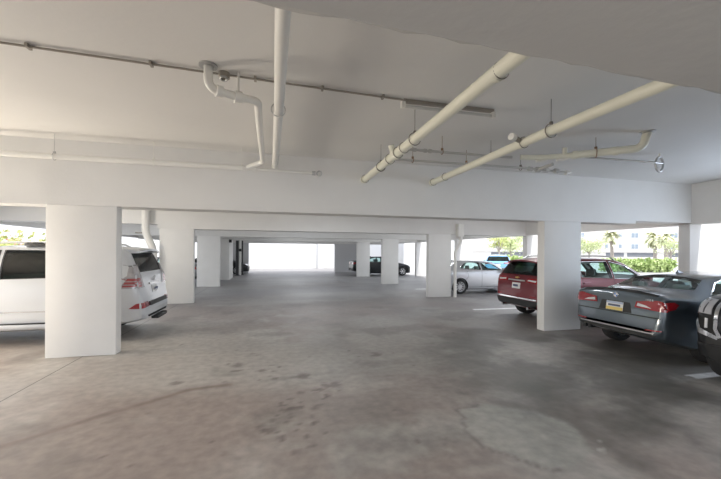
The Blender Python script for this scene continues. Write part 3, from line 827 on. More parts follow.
def make_car(label, cat, center, rotz, sp, name='car', group=None):
    t = thing(name, label, cat, (center[0], center[1], 0), rotz, group)
    top, belt, wid, bot, tw = (pchip(sp[k]) for k in ('top', 'belt', 'wid', 'bot', 'tw'))
    x0, x1 = sp['top'][0][0], sp['top'][-1][0]
    xs = sorted(set([round(k[0], 3) for c in ('top', 'wid', 'tw') for k in sp[c]] + [round(v, 3) for v in np.arange(x0, x1, 0.075)] + [round(v, 3) for v in np.arange(x0, x0 + 0.4, 0.03)] + [round(v, 3) for v in np.arange(x1 - 0.3, x1, 0.03)]))
    xs = [x for i, x in enumerate(xs) if x0 <= x <= x1 and (i == 0 or x - xs[i - 1] > 0.006)]
    if xs[-1] < x1: xs.append(x1)
    def half(x):
        w, b, tp = wid(x), bot(x), top(x)
        bl = min(belt(x), tp - 0.05)
        q = min(tw(x), w * 0.94)
        cr = min(0.055, (tp - bl) * 0.5)
        P = [(0, b), (w * 0.45, b), (w * 0.86, b), (w * 0.95, b + 0.04), (w * 0.978, b + 0.13), (w * 0.99, b + 0.3 * (bl - b)), (w, b + 0.55 * (bl - b)), (w, b + 0.75 * (bl - b)), (w * 0.988, b + 0.9 * (bl - b)), (w * 0.965, bl)]
        for k in (0.2, 0.4, 0.6, 0.8, 0.93):
            P.append((w * 0.965 + (q - w * 0.965) * k + 0.03 * math.sin(PI * k), bl + (tp - cr - bl) * k))
        for k in (0.96, 0.85, 0.7, 0.5, 0.25, 0.0):
            P.append((q * k, tp - cr * k * k))
        return P
    rows = []
    for x in xs:
        h = half(x)
        rows.append([(x, y, z) for y, z in h] + [(x, -y, z) for y, z in h[1:-1][::-1]])
    bm = skin(rows)
    bvh = BVHTree.FromBMesh(bm)
    me = bpy.data.meshes.new('body'); bm.to_mesh(me); bm.free()
    me.materials.append(M[sp['paint']])
    R = sp['R']
    cyl = []
    for ax in sp['axles']:
        for s in (-1, 1):
            c = bmesh.new()
            wy = wid(ax)
            add_lathe(c, [(0, s * (wy - 0.30)), (R * sp.get('arch', 1.14), s * (wy - 0.30)), (R * sp.get('arch', 1.14), s * (wy + 0.3)), (0, s * (wy + 0.3))], 36, 'y')
            for v in c.verts: v.co += Vector((ax, 0, R + 0.01))
            cyl.append(c)
    cutters = [(merge(cyl), M['under'])]
    if sp.get('cab'):
        c0, c1 = sp['cab']
        rr = []
        for x in [c0 + (c1 - c0) * i / 22 for i in range(23)]:
            w = wid(x) - 0.08; tp = top(x) - 0.05; bl = min(belt(x), tp - 0.03); q = min(tw(x) - 0.05, w - 0.03); z0 = 0.36
            hh = [(0, z0), (w * 0.9, z0), (w, bl - 0.1), (w * 0.97, bl), (q, tp - 0.06), (q * 0.6, tp - 0.015), (0, tp)]
            rr.append([(x, y, z) for y, z in hh] + [(x, -y, z) for y, z in hh[1:-1][::-1]])
        cutters.append((skin(rr), M['headliner']))
        cutters.append((merge([prism('y', p, -1.6, 1.6) for p in sp['side']]), M['black']))
        sc = []
        if sp.get('rear'): sc.append(prism('x', sp['rear'], x0 - 0.5, c0 + 0.45))
        if sp.get('front'): sc.append(prism('x', sp['front'], c1 - 0.55, x1 + 0.5))
        cutters.append((merge(sc), M['black']))
    try:
        res = bool_diff(me, cutters)
        if len(res.polygons) < 500: res = me
    except Exception as ex:
        print('bool failed', ex); res = me
    body = link('body', res, None, t, True, 38)
    # glass
    for p in sp.get('side', []):
        for s in ('y-', 'y+'):
            b = bmesh.new(); patch(b, bvh, s, scale_poly(p, 1.03), -0.006, 0.08); obj('side_window', b, M[sp.get('glass_side', 'glass_teal')], t, True)
            b = bmesh.new(); outline(b, bvh, s, scale_poly(p, 1.02), sp.get('trim_r', 0.007)); obj('window_trim', b, M[sp.get('trim', 'black')], t, True)
    if sp.get('rear'):
        b = bmesh.new(); patch(b, bvh, 'x-', scale_poly(sp['rear'], 1.02), -0.006, 0.08); obj('rear_window', b, M[sp.get('glass_rear', 'glass_teal')], t, True)
    if sp.get('front'):
        b = bmesh.new(); patch(b, bvh, 'x+', scale_poly(sp['front'], 1.02), -0.006, 0.08); obj('windshield', b, M['glass_teal'], t, True)
    # wheels
    for ax in sp['axles']:
        for s in (-1, 1):
            make_wheel(t, ax, s, R, sp.get('tyre_w', 0.22), sp.get('spokes', 10), sp.get('rim', 'alloy'), wid(ax) - 0.005)
            if sp.get('cladding'):
                b = bmesh.new()
                pts = [(ax + R * 1.19 * math.cos(a), R + 0.01 + R * 1.19 * math.sin(a)) for a in [math.radians(-12 + 204 * k / 20) for k in range(21)]]
                inn = [(ax + R * 1.10 * math.cos(a), R + 0.01 + R * 1.10 * math.sin(a)) for a in [math.radians(-12 + 204 * k / 20) for k in range(21)]]
                patch(b, bvh, 'y+' if s > 0 else 'y-', [p for p in pts if p[1] > 0.25] + [p for p in inn[::-1] if p[1] > 0.25], 0.012, 0.05, 0.03)
                obj('arch_trim', b, M['black'], t, True)
    # seats
    if sp.get('cab') and sp.get('seats', True):
        fx = sp.get('seat_x', 0.15); sz = sp.get('seat_z', 0.42)
        def seat(x, y, w):
            b = bmesh.new(); add_box(b, x - 0.25, x + 0.28, y - w / 2, y + w / 2, sz - 0.1, sz + 0.12, 0.05)
            add_box(b, x - 0.34, x - 0.18, y - w / 2, y + w / 2, sz, sz + 0.62, 0.05)
            for v in b.verts:
                if v.co.z > sz + 0.2: v.co.x -= (v.co.z - sz - 0.1) * 0.22
            o = obj('seat', b, M[sp.get('seat_m', 'seat')], t, True)
            for yy in ([y] if w < 0.8 else [y - 0.36, y + 0.36]):
                b = bmesh.new(); add_box(b, x - 0.46, x - 0.36, yy - 0.13, yy + 0.13, sz + 0.64, sz + 0.83, 0.035); obj('headrest', b, M[sp.get('seat_m', 'seat')], o, True)
        seat(fx, 0.37, 0.5); seat(fx, -0.37, 0.5); seat(fx - 0.9, 0, 1.25)
        b = bmesh.new(); add_box(b, sp['cab'][1] - 0.75, sp['cab'][1] - 0.35, -wid(0) + 0.13, wid(0) - 0.13, 0.6, min(belt(sp['cab'][1] - 0.4), top(sp['cab'][1] - 0.35) - 0.1) - 0.02, 0.05); obj('dashboard', b, M['seat'], t, True)
        o = bmesh.new(); add_ring(o, (sp['cab'][1] - 0.9, 0.37, belt(0.5) - 0.05), (1, 0, 0.35), 0.19, 0.015, 24, 8); obj('steering_wheel', o, M['black'], t, True)
    # mirrors, handles, seams
    mx, mz = sp['mirror']
    for s in (-1, 1):
        b = bmesh.new(); yb = s * (wid(mx) - 0.02)
        add_box(b, mx - 0.07, mx + 0.08, min(yb + s * 0.03, yb + s * 0.22), max(yb + s * 0.03, yb + s * 0.22), mz, mz + 0.15, 0.035, 3)
        add_box(b, mx - 0.02, mx + 0.06, min(yb - s * 0.06, yb + s * 0.08), max(yb - s * 0.06, yb + s * 0.08), mz - 0.03, mz + 0.04, 0.012)
        obj('wing_mirror', b, M[sp['paint']], t, True)
        for hx, hz in sp.get('handles', []):
            b = bmesh.new(); patch(b, bvh, 'y+' if s > 0 else 'y-', [(hx - 0.10, hz - 0.014), (hx + 0.10, hz - 0.012), (hx + 0.10, hz + 0.016), (hx - 0.10, hz + 0.014)], 0.03, 0.05, 0.022); obj('door_handle', b, M[sp.get('handle_m', sp['paint'])], t, True)
        b = bmesh.new()
        for pl in sp.get('seams', []):
            for (a, c) in zip(pl[:-1], pl[1:]):
                dx, dz = c[0] - a[0], c[1] - a[1]; l = math.hypot(dx, dz); nx, nz = -dz / l * 0.005, dx / l * 0.005
                patch(b, bvh, 'y+' if s > 0 else 'y-', [(a[0] - nx, a[1] - nz), (c[0] - nx, c[1] - nz), (c[0] + nx, c[1] + nz), (a[0] + nx, a[1] + nz)], 0.003, 0.06)
        if b.faces: obj('door_seam', b, M['under'], t)
        else: b.free()
    # listed surface parts: (name, material, [(axis, polygon, both sides)], offset, skirt)
    made = {}
    for e in sp.get('parts', []):
        nm, mm, pls = e[0], e[1], e[2]; off = e[3] if len(e) > 3 else 0.01
        grp = {}
        for k, (ax, pl) in enumerate(pls):
            my = sum(p[0] for p in pl) / len(pl)
            key = ax[1] if ax[0] == 'y' else ('+' if my > 0.05 else ('-' if my < -0.05 else str(k)))
            grp.setdefault(key, []).append((ax, pl))
        for key, gl in grp.items():
            par = made.get((e[4], key)) or made.get((e[4], '0')) or t if len(e) > 4 else t
            b = bmesh.new()
            for ax, pl in gl: patch(b, bvh, ax, pl, off, 0.045, off + 0.01)
            if not b.faces: print('EMPTY part', nm, label); b.free(); continue
            made[(nm, key)] = obj(nm, b, M[mm], par, True, 40)
    if sp.get('rails'):
        ra, rb, ry = sp['rails']
        for s in (-1, 1):
            b = bmesh.new()
            pts = [(ra, s * ry, top(ra) - 0.04)] + [(x, s * ry, top(x) + 0.035) for x in np.linspace(ra + 0.15, rb - 0.15, 9)] + [(rb, s * ry, top(rb) - 0.04)]
            add_tube(b, pts, 0.02, 8); bmesh.ops.recalc_face_normals(b, faces=b.faces); obj('roof_rail', b, M[sp.get('rail_m', 'steel')], t, True)
    if sp.get('fin'):
        fx = sp['fin']; b = bmesh.new(); z = top(fx) - 0.01
        vs = [b.verts.new(p) for p in ((fx - 0.09, 0.0, z), (fx + 0.1, 0, z), (fx - 0.08, 0, z + 0.065), (fx - 0.09, 0.03, z), (fx - 0.09, -0.03, z))]
        for f in ((1, 2, 3), (1, 4, 2), (2, 4, 3), (1, 3, 4)): b.faces.new([vs[i] for i in f])
        b.verts.remove(vs[0]); bmesh.ops.recalc_face_normals(b, faces=b.faces); obj('antenna', b, M[sp['paint']], t)
    for e in sp.get('exhaust', []):
        b = bmesh.new(); add_tube(b, [(x0 - 0.03, e[0], e[1]), (x0 + 0.25, e[0], e[1])], 0.035, 14); obj('exhaust_tip', b, M[e[2]], t, True)
    return t, bvh, body

def rect(y0, y1, z0, z1): return [(y0, z0), (y1, z0), (y1, z1), (y0, z1)]
def both(axis, p): return [(axis, p), (axis, mir(p))]
def sides(p): return [('y-', p), ('y+', p)]

# --- white SUV, tail towards the aisle
SUV = dict(paint='paint_white', R=0.385, axles=(-1.34, 1.45), tyre_w=0.26, spokes=6, arch=1.13,
    top=[(-2.40, .60), (-2.385, .72), (-2.34, .88), (-2.31, 1.08), (-2.285, 1.25), (-2.14, 1.65), (-2.08, 1.76), (-1.98, 1.82), (-1.4, 1.85), (-0.3, 1.86), (.25, 1.83), (.55, 1.75), (1.32, 1.20), (1.45, 1.16), (2.1, 1.06), (2.3, .95), (2.4, .72)],
    belt=[(-2.40, 1.2), (-1.0, 1.20), (1.0, 1.15), (1.4, 1.05), (2.4, .80)],
    wid=[(-2.40, .74), (-2.36, .84), (-2.2, .91), (-1.9, .94), (1.6, .94), (2.1, .89), (2.3, .78), (2.4, .6)],
    bot=[(-2.40, .40), (-2.1, .34), (-1.3, .28), (1.5, .26), (2.4, .34)],
    tw=[(-2.4, .7), (-2.3, .80), (-2.2, .78), (-2.05, .71), (.3, .68), (.6, .70), (1.3, .78), (2.1, .76), (2.4, .5)],
    cab=(-1.95, 1.15), glass_side='glass_dark', glass_rear='glass_dark', seats=False,
    side=[[(-1.9, 1.27), (-1.12, 1.25), (-1.12, 1.73), (-1.72, 1.71)], [(-1.04, 1.25), (-.12, 1.23), (-.10, 1.74), (-1.02, 1.73)], [(-.04, 1.23), (1.02, 1.2), (.55, 1.66), (-.02, 1.74)]],
    rear=[(-.72, 1.32), (.72, 1.32), (.62, 1.71), (-.62, 1.71)], front=[(-.70, 1.24), (.70, 1.24), (.60, 1.68), (-.60, 1.68)],
    mirror=(.92, 1.14), handles=[(-.95, 1.08), (.12, 1.06)], rails=(-1.7, .35, .62), rail_m='steel', fin=-1.55,
    seams=[[(-.08, .40), (-.08, 1.2)], [(-1.0, .78), (-1.06, 1.2)], [(.98, .42), (1.0, 1.16)], [(-.9, .42), (.98, .42)]],
    parts=[
        ('taillight', 'taillens', both('x-', [(.58, 1.02), (.90, 1.02), (.90, 1.2), (.82, 1.46), (.68, 1.46), (.66, 1.2)]) + sides([(-2.32, 1.02), (-2.0, 1.02), (-2.12, 1.2), (-2.14, 1.44), (-2.24, 1.44), (-2.3, 1.2)]), .016),
        ('red_stripe', 'stripered', both('x-', [(.70, 1.04), (.90, 1.04), (.90, 1.22), (.74, 1.22)]) + sides([(-2.31, 1.05), (-2.05, 1.05), (-2.13, 1.21), (-2.28, 1.21)]), .019, 'taillight'),
        ('lens_stripe', 'taillens', both('x-', rect(.72, .90, 1.085, 1.10)) + both('x-', rect(.73, .90, 1.145, 1.16)) + sides([(-2.30, 1.085), (-2.07, 1.085), (-2.08, 1.10), (-2.30, 1.10)]) + sides([(-2.29, 1.145), (-2.10, 1.145), (-2.11, 1.16), (-2.29, 1.16)]), .022, 'taillight'),
        ('lens_rim', 'darkalloy', both('x-', [(.66, 1.455), (.83, 1.455), (.835, 1.475), (.66, 1.475)]) + sides([(-2.24, 1.44), (-2.13, 1.44), (-2.13, 1.46), (-2.24, 1.46)]), .018, 'taillight'),
        ('reflector', 'redlens', both('x-', [(.52, .64), (.84, .62), (.84, .73), (.58, .74)]) + sides([(-2.33, .62), (-2.16, .63), (-2.28, .72), (-2.33, .73)]), .012),
        ('bumper_step', 'black', [('x-', [(-.56, .64), (.50, .64), (.52, .72), (-.60, .72)])], .035),
        ('license_plate', 'plate', [('x-', rect(-.155, .155, .88, 1.03))], .012),
        ('plate_recess', 'whitelens', [('x-', [(-.30, 1.05), (.30, 1.05), (.28, 1.09), (-.28, 1.09)])], .03),
        ('side_molding', 'chrome', sides([(-.9, .62), (.95, .62), (.95, .645), (-.9, .64)]), .012),
        ('rear_diffuser', 'under', [('x-', [(-.55, .42), (.55, .42), (.6, .46), (-.6, .46)])], .015),
        ('headlight', 'whitelens', both('x+', [(.45, .88), (.75, .90), (.78, 1.02), (.5, .98)]), .01),
        ('grille', 'chrome', [('x+', [(-.40, .62), (.40, .62), (.34, .95), (-.34, .95)])], .012),
    ], exhaust=[(-.55, .33, 'black')])
suv, bvh, _ = make_car('white SUV on the left, tail to the aisle, half hidden by the nearest column', 'car', (-4.86, 8.52), PI, SUV)
def spoiler(parent, x0, x1, z0, z1, w0, w1, m):
    b = bmesh.new()
    n = 10; rows = []
    for i in range(n + 1):
        u = -1 + 2 * i / n
        e = 0.05 * u * u
        rows.append([b.verts.new(p) for p in ((x1, u * w1, z1 - e * .9), (x0 + e, u * w0, z0 + .012 - e), (x0 + e, u * w0, z0 - .022 - e), (x1, u * w1, z1 - .09 - e))])
    for i in range(n):
        for k in range(4): b.faces.new((rows[i][k], rows[i][(k + 1) % 4], rows[i + 1][(k + 1) % 4], rows[i + 1][k]))
    b.faces.new(rows[0]); b.faces.new(rows[-1][::-1])
    bmesh.ops.recalc_face_normals(b, faces=b.faces)
    return obj('roof_spoiler', b, M[m], parent, True, 40)
spoiler(suv, -2.30, -1.98, 1.775, 1.83, .60, .66, 'paint_white')
# running boards, plate print, badge, roof mount, wiper
for s in (-1, 1):
    b = bmesh.new(); add_box(b, -.98, 1.02, min(s * .86, s * 1.0), max(s * .86, s * 1.0), .34, .42, .025); o = obj('running_board', b, M['paint_white'], suv, True)
    b = bmesh.new(); add_box(b, -.86, .95, min(s * .93, s * .995), max(s * .93, s * .995), .415, .432, .006); obj('step_pad', b, M['black'], o, True)
b = bmesh.new(); add_box(b, -2.372, -2.366, -.10, .10, .93, .975); obj('plate_print', b, M['ink'], suv)
b = bmesh.new(); add_ring(b, (-2.325, 0, 1.17), (1, 0, .2), .055, .008, 20, 6); add_tube(b, [(-2.325, -.03, 1.19), (-2.335, 0.0, 1.13), (-2.325, .035, 1.15)], .007, 6); obj('badge', b, M['chrome'], suv, True)
b = bmesh.new(); add_box(b, -2.5, -2.36, -.28, .28, .33, .38, .01); obj('tow_hitch', b, M['black'], suv, True)
b = bmesh.new(); add_lathe(b, [(0, .17), (.08, .16), (.13, .10), (.145, .02), (.10, 0), (0, 0)], 24); o = obj('roof_mount', b, M['black'], suv, True); o.location = (-.84, .60, 1.87)
b = bmesh.new(); add_box(b, -1.0, -.35, .50, .68, 1.83, 1.875, .01); obj('mount_bracket', b, M['black'], suv, True)
b = bmesh.new(); add_tube(b, [(-2.24, 0.05, 1.33), (-2.19, -.35, 1.42)], .012, 6); obj('rear_wiper', b, M['black'], suv)

# --- silver hatchback
HATCH = dict(paint='paint_silver', R=0.32, axles=(-1.30, 1.30), tyre_w=0.21, spokes=10, rim='alloy',
    top=[(-2.15, .52), (-2.135, .70), (-2.10, .86), (-2.05, .98), (-1.6, 1.27), (-1.45, 1.36), (-.9, 1.42), (-.2, 1.44), (.25, 1.415), (.45, 1.36), (1.2, 1.0), (1.35, .96), (1.9, .84), (2.08, .74), (2.15, .58)],
    belt=[(-2.15, .98), (-1.2, 1.0), (.8, .93), (1.3, .88), (2.15, .65)],
    wid=[(-2.15, .66), (-2.10, .77), (-1.95, .84), (-1.3, .885), (1.3, .885), (1.85, .83), (2.05, .7), (2.15, .5)],
    bot=[(-2.15, .34), (-1.8, .24), (-1.3, .19), (1.3, .18), (2.15, .22)],
    tw=[(-2.15, .6), (-2.05, .70), (-1.5, .57), (-1.2, .56), (.3, .56), (.5, .58), (1.2, .70), (1.4, .76), (1.9, .66), (2.15, .4)],
    cab=(-1.45, 1.05), side=[[(-1.30, 1.10), (-.32, 1.03), (-.30, 1.33), (-.75, 1.345), (-1.0, 1.31)], [(-.24, 1.02), (.78, .99), (.40, 1.25), (.10, 1.325), (-.22, 1.335)]],
    rear=[(-.58, 1.05), (.58, 1.05), (.47, 1.30), (-.47, 1.30)], front=[(-.62, 1.03), (.62, 1.03), (.48, 1.32), (-.48, 1.32)],
    trim='chrome', mirror=(.72, .97), handles=[(-.95, .90), (.0, .88)], seat_z=.34, seat_m='seatlight', fin=-1.2,
    seams=[[(-.28, .30), (-.28, 1.0)], [(-1.05, .62), (-.92, .75), (-1.0, 1.02)], [(.82, .32), (.9, .6), (.82, .95)], [(-.9, .30), (.82, .30)]],
    parts=[('taillight', 'redlens', both('x-', [(.40, .80), (.80, .82), (.80, .98), (.45, .93)]) + sides([(-2.05, .82), (-1.75, .86), (-1.80, .98), (-2.0, .98)]), .01),
        ('license_plate', 'plate', [('x-', rect(-.16, .16, .66, .80))], .01),
        ('rear_valance', 'black', [('x-', [(-.7, .30), (.7, .30), (.75, .46), (-.75, .46)])] + sides([(-2.13, .32), (-1.8, .27), (-1.85, .42), (-2.12, .47)]), .01),
        ('headlight', 'whitelens', both('x+', [(.40, .66), (.70, .70), (.68, .80), (.42, .74)]), .01), ('grille', 'black', [('x+', rect(-.42, .42, .34, .54))], .01),
        ('sill_trim', 'chrome', sides([(-.9, .24), (.85, .24), (.85, .265), (-.9, .265)]), .008)])
make_car('silver hatchback parked behind the white column on the right', 'car', (8.97, 14.32), 0, HATCH)

# --- dark red SUV
CROSS = dict(paint='paint_red', R=0.35, axles=(-1.34, 1.39), tyre_w=0.23, spokes=5, rim='darkalloy', cladding=True, arch=1.12,
    top=[(-2.33, .58), (-2.315, .72), (-2.29, .95), (-2.26, 1.10), (-2.21, 1.18), (-2.06, 1.50), (-2.0, 1.575), (-1.88, 1.615), (-1.2, 1.65), (-.3, 1.66), (.25, 1.635), (.5, 1.57), (1.25, 1.14), (1.4, 1.09), (2.0, .99), (2.22, .88), (2.32, .66)],
    belt=[(-2.33, 1.14), (-1.2, 1.12), (1.0, 1.03), (1.4, .98), (2.32, .72)],
    wid=[(-2.33, .70), (-2.29, .81), (-2.15, .87), (-1.3, .895), (1.4, .895), (2.0, .86), (2.22, .74), (2.32, .55)],
    bot=[(-2.33, .40), (-2.0, .30), (-1.3, .24), (1.4, .22), (2.32, .3)],
    tw=[(-2.33, .66), (-2.2, .77), (-2.02, .64), (-1, .60), (.35, .60), (.6, .63), (1.25, .74), (1.4, .80), (2.0, .74), (2.32, .45)],
    cab=(-1.85, 1.1), glass_rear='glass_dark',
    side=[[(-1.85, 1.24), (-1.12, 1.18), (-1.12, 1.53), (-1.70, 1.48)], [(-1.04, 1.17), (-.10, 1.13), (-.08, 1.555), (-1.02, 1.54)], [(-.02, 1.125), (.98, 1.09), (.50, 1.44), (0.0, 1.555)]],
    rear=[(-.76, 1.19), (.76, 1.19), (.63, 1.53), (-.63, 1.53)], front=[(-.66, 1.18), (.66, 1.18), (.53, 1.52), (-.53, 1.52)],
    trim='chrome', mirror=(.86, 1.06), handles=[(-.92, 1.02), (.08, .99)], rails=(-1.65, .3, .54), rail_m='steel', fin=-1.5, seat_z=.52,
    seams=[[(-.06, .36), (-.06, 1.12)], [(-1.0, .75), (-1.07, 1.15)], [(.95, .4), (.96, 1.06)]],
    parts=[('taillight', 'redlens', both('x-', [(.36, 1.02), (.84, .98), (.86, 1.13), (.40, 1.11)]) + sides([(-2.23, .98), (-1.86, 1.04), (-1.80, 1.12), (-2.2, 1.14)]), .014),
        ('reverse_lamp', 'whitelens', both('x-', [(.42, 1.05), (.70, 1.03), (.72, 1.07), (.44, 1.08)]), .02, 'taillight'),
        ('license_plate', 'plate', [('x-', rect(-.155, .155, .83, .98))], .012),
        ('plate_bar', 'chrome', [('x-', [(-.33, 1.03), (.33, 1.03), (.32, 1.065), (-.32, 1.065)])], .022),
        ('bumper_strip', 'chrome', [('x-', [(-.76, .575), (.76, .575), (.77, .61), (-.77, .61)])], .02),
        ('lower_bumper', 'black', [('x-', [(-.72, .385), (.72, .385), (.80, .56), (-.80, .56)])] + sides([(-2.29, .37), (-1.78, .34), (-1.78, .52), (-2.27, .56)]), .012),
        ('rear_reflector', 'redlens', both('x-', [(.55, .64), (.74, .65), (.74, .69), (.55, .68)]), .01),
        ('sill_cladding', 'black', sides([(-.92, .27), (.95, .27), (.95, .36), (-.92, .36)]), .01),
        ('headlight', 'whitelens', both('x+', [(.45, .82), (.76, .86), (.76, .93), (.45, .88)]), .01), ('grille', 'black', [('x+', rect(-.45, .45, .45, .78))], .012)],
    exhaust=[(-.5, .36, 'chrome'), (.5, .36, 'chrome')])
red, bvh, _ = make_car('dark red SUV parked behind the large right column', 'car', (8.54, 8.08), 0, CROSS)
spoiler(red, -2.20, -1.92, 1.575, 1.615, .55, .60, 'paint_red')
b = bmesh.new()
for p in ([(-.085, 1.128), (-.03, 1.128), (-.03, 1.142), (.03, 1.142), (.03, 1.128), (.085, 1.128), (.07, 1.105), (.03, 1.105), (.03, 1.092), (-.03, 1.092), (-.03, 1.105), (-.07, 1.105)],):
    patch(b, bvh, 'x-', p, .02, .03, .02)
obj('badge', b, M['gold'], red)
b = bmesh.new(); add_box(b, -2.326, -2.316, -.09, .09, .88, .935); obj('plate_print', b, M['ink'], red)
b = bmesh.new(); add_tube(b, [(-2.2, 0.0, 1.24), (-2.13, -.38, 1.30)], .012, 6); obj('rear_wiper', b, M['black'], red)

# --- slate grey sedan
SEDAN = dict(paint='paint_slate', R=0.335, axles=(-1.28, 1.53), tyre_w=0.23, spokes=10, rim='alloy', trim='chrome', trim_r=.011,
    top=[(-2.315, .50), (-2.305, .66), (-2.28, .86), (-2.255, 1.03), (-2.235, 1.115), (-2.19, 1.145), (-2.12, 1.135), (-1.85, 1.135), (-1.68, 1.15), (-1.02, 1.385), (-.5, 1.425), (0, 1.435), (.35, 1.405), (.55, 1.345), (1.25, 1.02), (1.4, .98), (2.0, .87), (2.22, .77), (2.31, .58)],
    belt=[(-2.3, 1.02), (-1.5, 1.01), (0, .965), (1.2, .93), (2.31, .66)],
    wid=[(-2.315, .66), (-2.28, .78), (-2.15, .845), (-1.3, .905), (1.4, .905), (2.0, .84), (2.2, .7), (2.31, .5)],
    bot=[(-2.315, .42), (-2.1, .34), (-1.3, .19), (1.5, .18), (2.31, .2)],
    tw=[(-2.315, .6), (-2.24, .72), (-1.9, .74), (-1.6, .68), (-1.0, .56), (.3, .57), (.6, .60), (1.2, .70), (1.45, .76), (2.0, .66), (2.31, .4)],
    cab=(-1.55, 1.1), side=[[(-1.28, 1.10), (-1.18, 1.05), (-.18, 1.02), (-.15, 1.345), (-.6, 1.345), (-.95, 1.27)], [(-.10, 1.015), (.86, .99), (.46, 1.26), (.2, 1.335), (-.07, 1.345)]],
    rear=[(-.66, 1.165), (.66, 1.165), (.50, 1.385), (-.50, 1.385)], front=[(-.62, 1.05), (.62, 1.05), (.49, 1.33), (-.49, 1.33)],
    mirror=(.80, .98), handles=[(-.95, .90), (.02, .88)], seat_z=.40, seat_x=.05, fin=-.75,
    seams=[[(-.13, .28), (-.13, 1.0)], [(-.98, .66), (-.92, .8), (-1.05, 1.02)], [(.90, .3), (.95, .6), (.90, .97)]],
    parts=[('taillight', 'redlens', both('x-', [(.35, .87), (.82, .85), (.86, .99), (.70, 1.02), (.37, .97)]) + sides([(-2.30, .86), (-2.12, .90), (-2.06, .97), (-2.12, 1.01), (-2.26, 1.0)]), .014),
        ('reverse_lamp', 'whitelens', both('x-', [(.39, .90), (.62, .885), (.54, .92), (.40, .95)]), .02, 'taillight'),
        ('plate_holder', 'black', [('x-', [(-.30, .76), (.30, .76), (.26, .93), (-.26, .93)])], .006),
        ('license_plate', 'plate', [('x-', rect(-.155, .155, .77, .92))], .014),
        ('plate_band', 'plateyellow', [('x-', rect(-.154, .154, .771, .825))], .017, 'license_plate'),
        ('plate_top_band', 'plateblue', [('x-', rect(-.154, .154, .885, .919))], .017, 'license_plate'),
        ('trunk_seam', 'under', [('x-', [(-.76, .735), (.76, .735), (.76, .750), (-.76, .750)])], .004),
        ('trunk_lip', 'black', [('z+', [(-2.235, -.66), (-2.20, -.68), (-2.20, .68), (-2.235, .66)])], .010),
        ('lower_valance', 'black', [('x-', [(-.62, .425), (.62, .425), (.72, .475), (-.72, .475)])], .012),
        ('bumper_trim', 'steel', [('x-', [(-.66, .485), (.66, .485), (.68, .505), (-.68, .505)])], .012),
        ('rear_reflector', 'redlens', both('x-', [(.55, .53), (.77, .54), (.78, .56), (.55, .55)]), .01),
        ('headlight', 'whitelens', both('x+', [(.38, .62), (.74, .66), (.72, .78), (.40, .72)]), .01), ('grille', 'black', both('x+', rect(.06, .34, .52, .70)), .012)],
    exhaust=[(.56, .40, 'black'), (.46, .40, 'black')])
sed, bvh, _ = make_car('slate grey sedan with a yellow-edged plate, parked in front of the red SUV', 'car', (8.12, 4.95), 0, SEDAN)
b = bmesh.new()
c = Vector((-2.262, 0, 1.035))
for k in range(4):
    vs = [b.verts.new(c + Vector((-.004, 0, 0)))] + [b.verts.new(c + Vector((-.004, .036 * math.cos(a), .036 * math.sin(a)))) for a in [PI / 2 * (k + j / 6) for j in range(7)]]
    f = b.faces.new(vs); f.material_index = k % 2
    for v0, v1 in zip(vs[1:-1], vs[2:]): pass
add_ring(b, c, (1, 0, 0), .040, .009, 24, 6)
for f in b.faces:
    if len(f.verts) == 4: f.material_index = 2
obj('badge', b, [M['bluebadge'], M['plate'], M['chrome']], sed)
b = bmesh.new(); add_box(b, -2.306, -2.299, -.11, .11, .838, .872); obj('plate_print', b, M['ink'], sed)
b = bmesh.new()
for k, w in enumerate((.022, .022, .022, .01)): add_box(b, -2.278, -2.268, -.64 + k * .035, -.64 + k * .035 + w, 1.0, 1.03)
obj('model_badge', b, M['chrome'], sed)

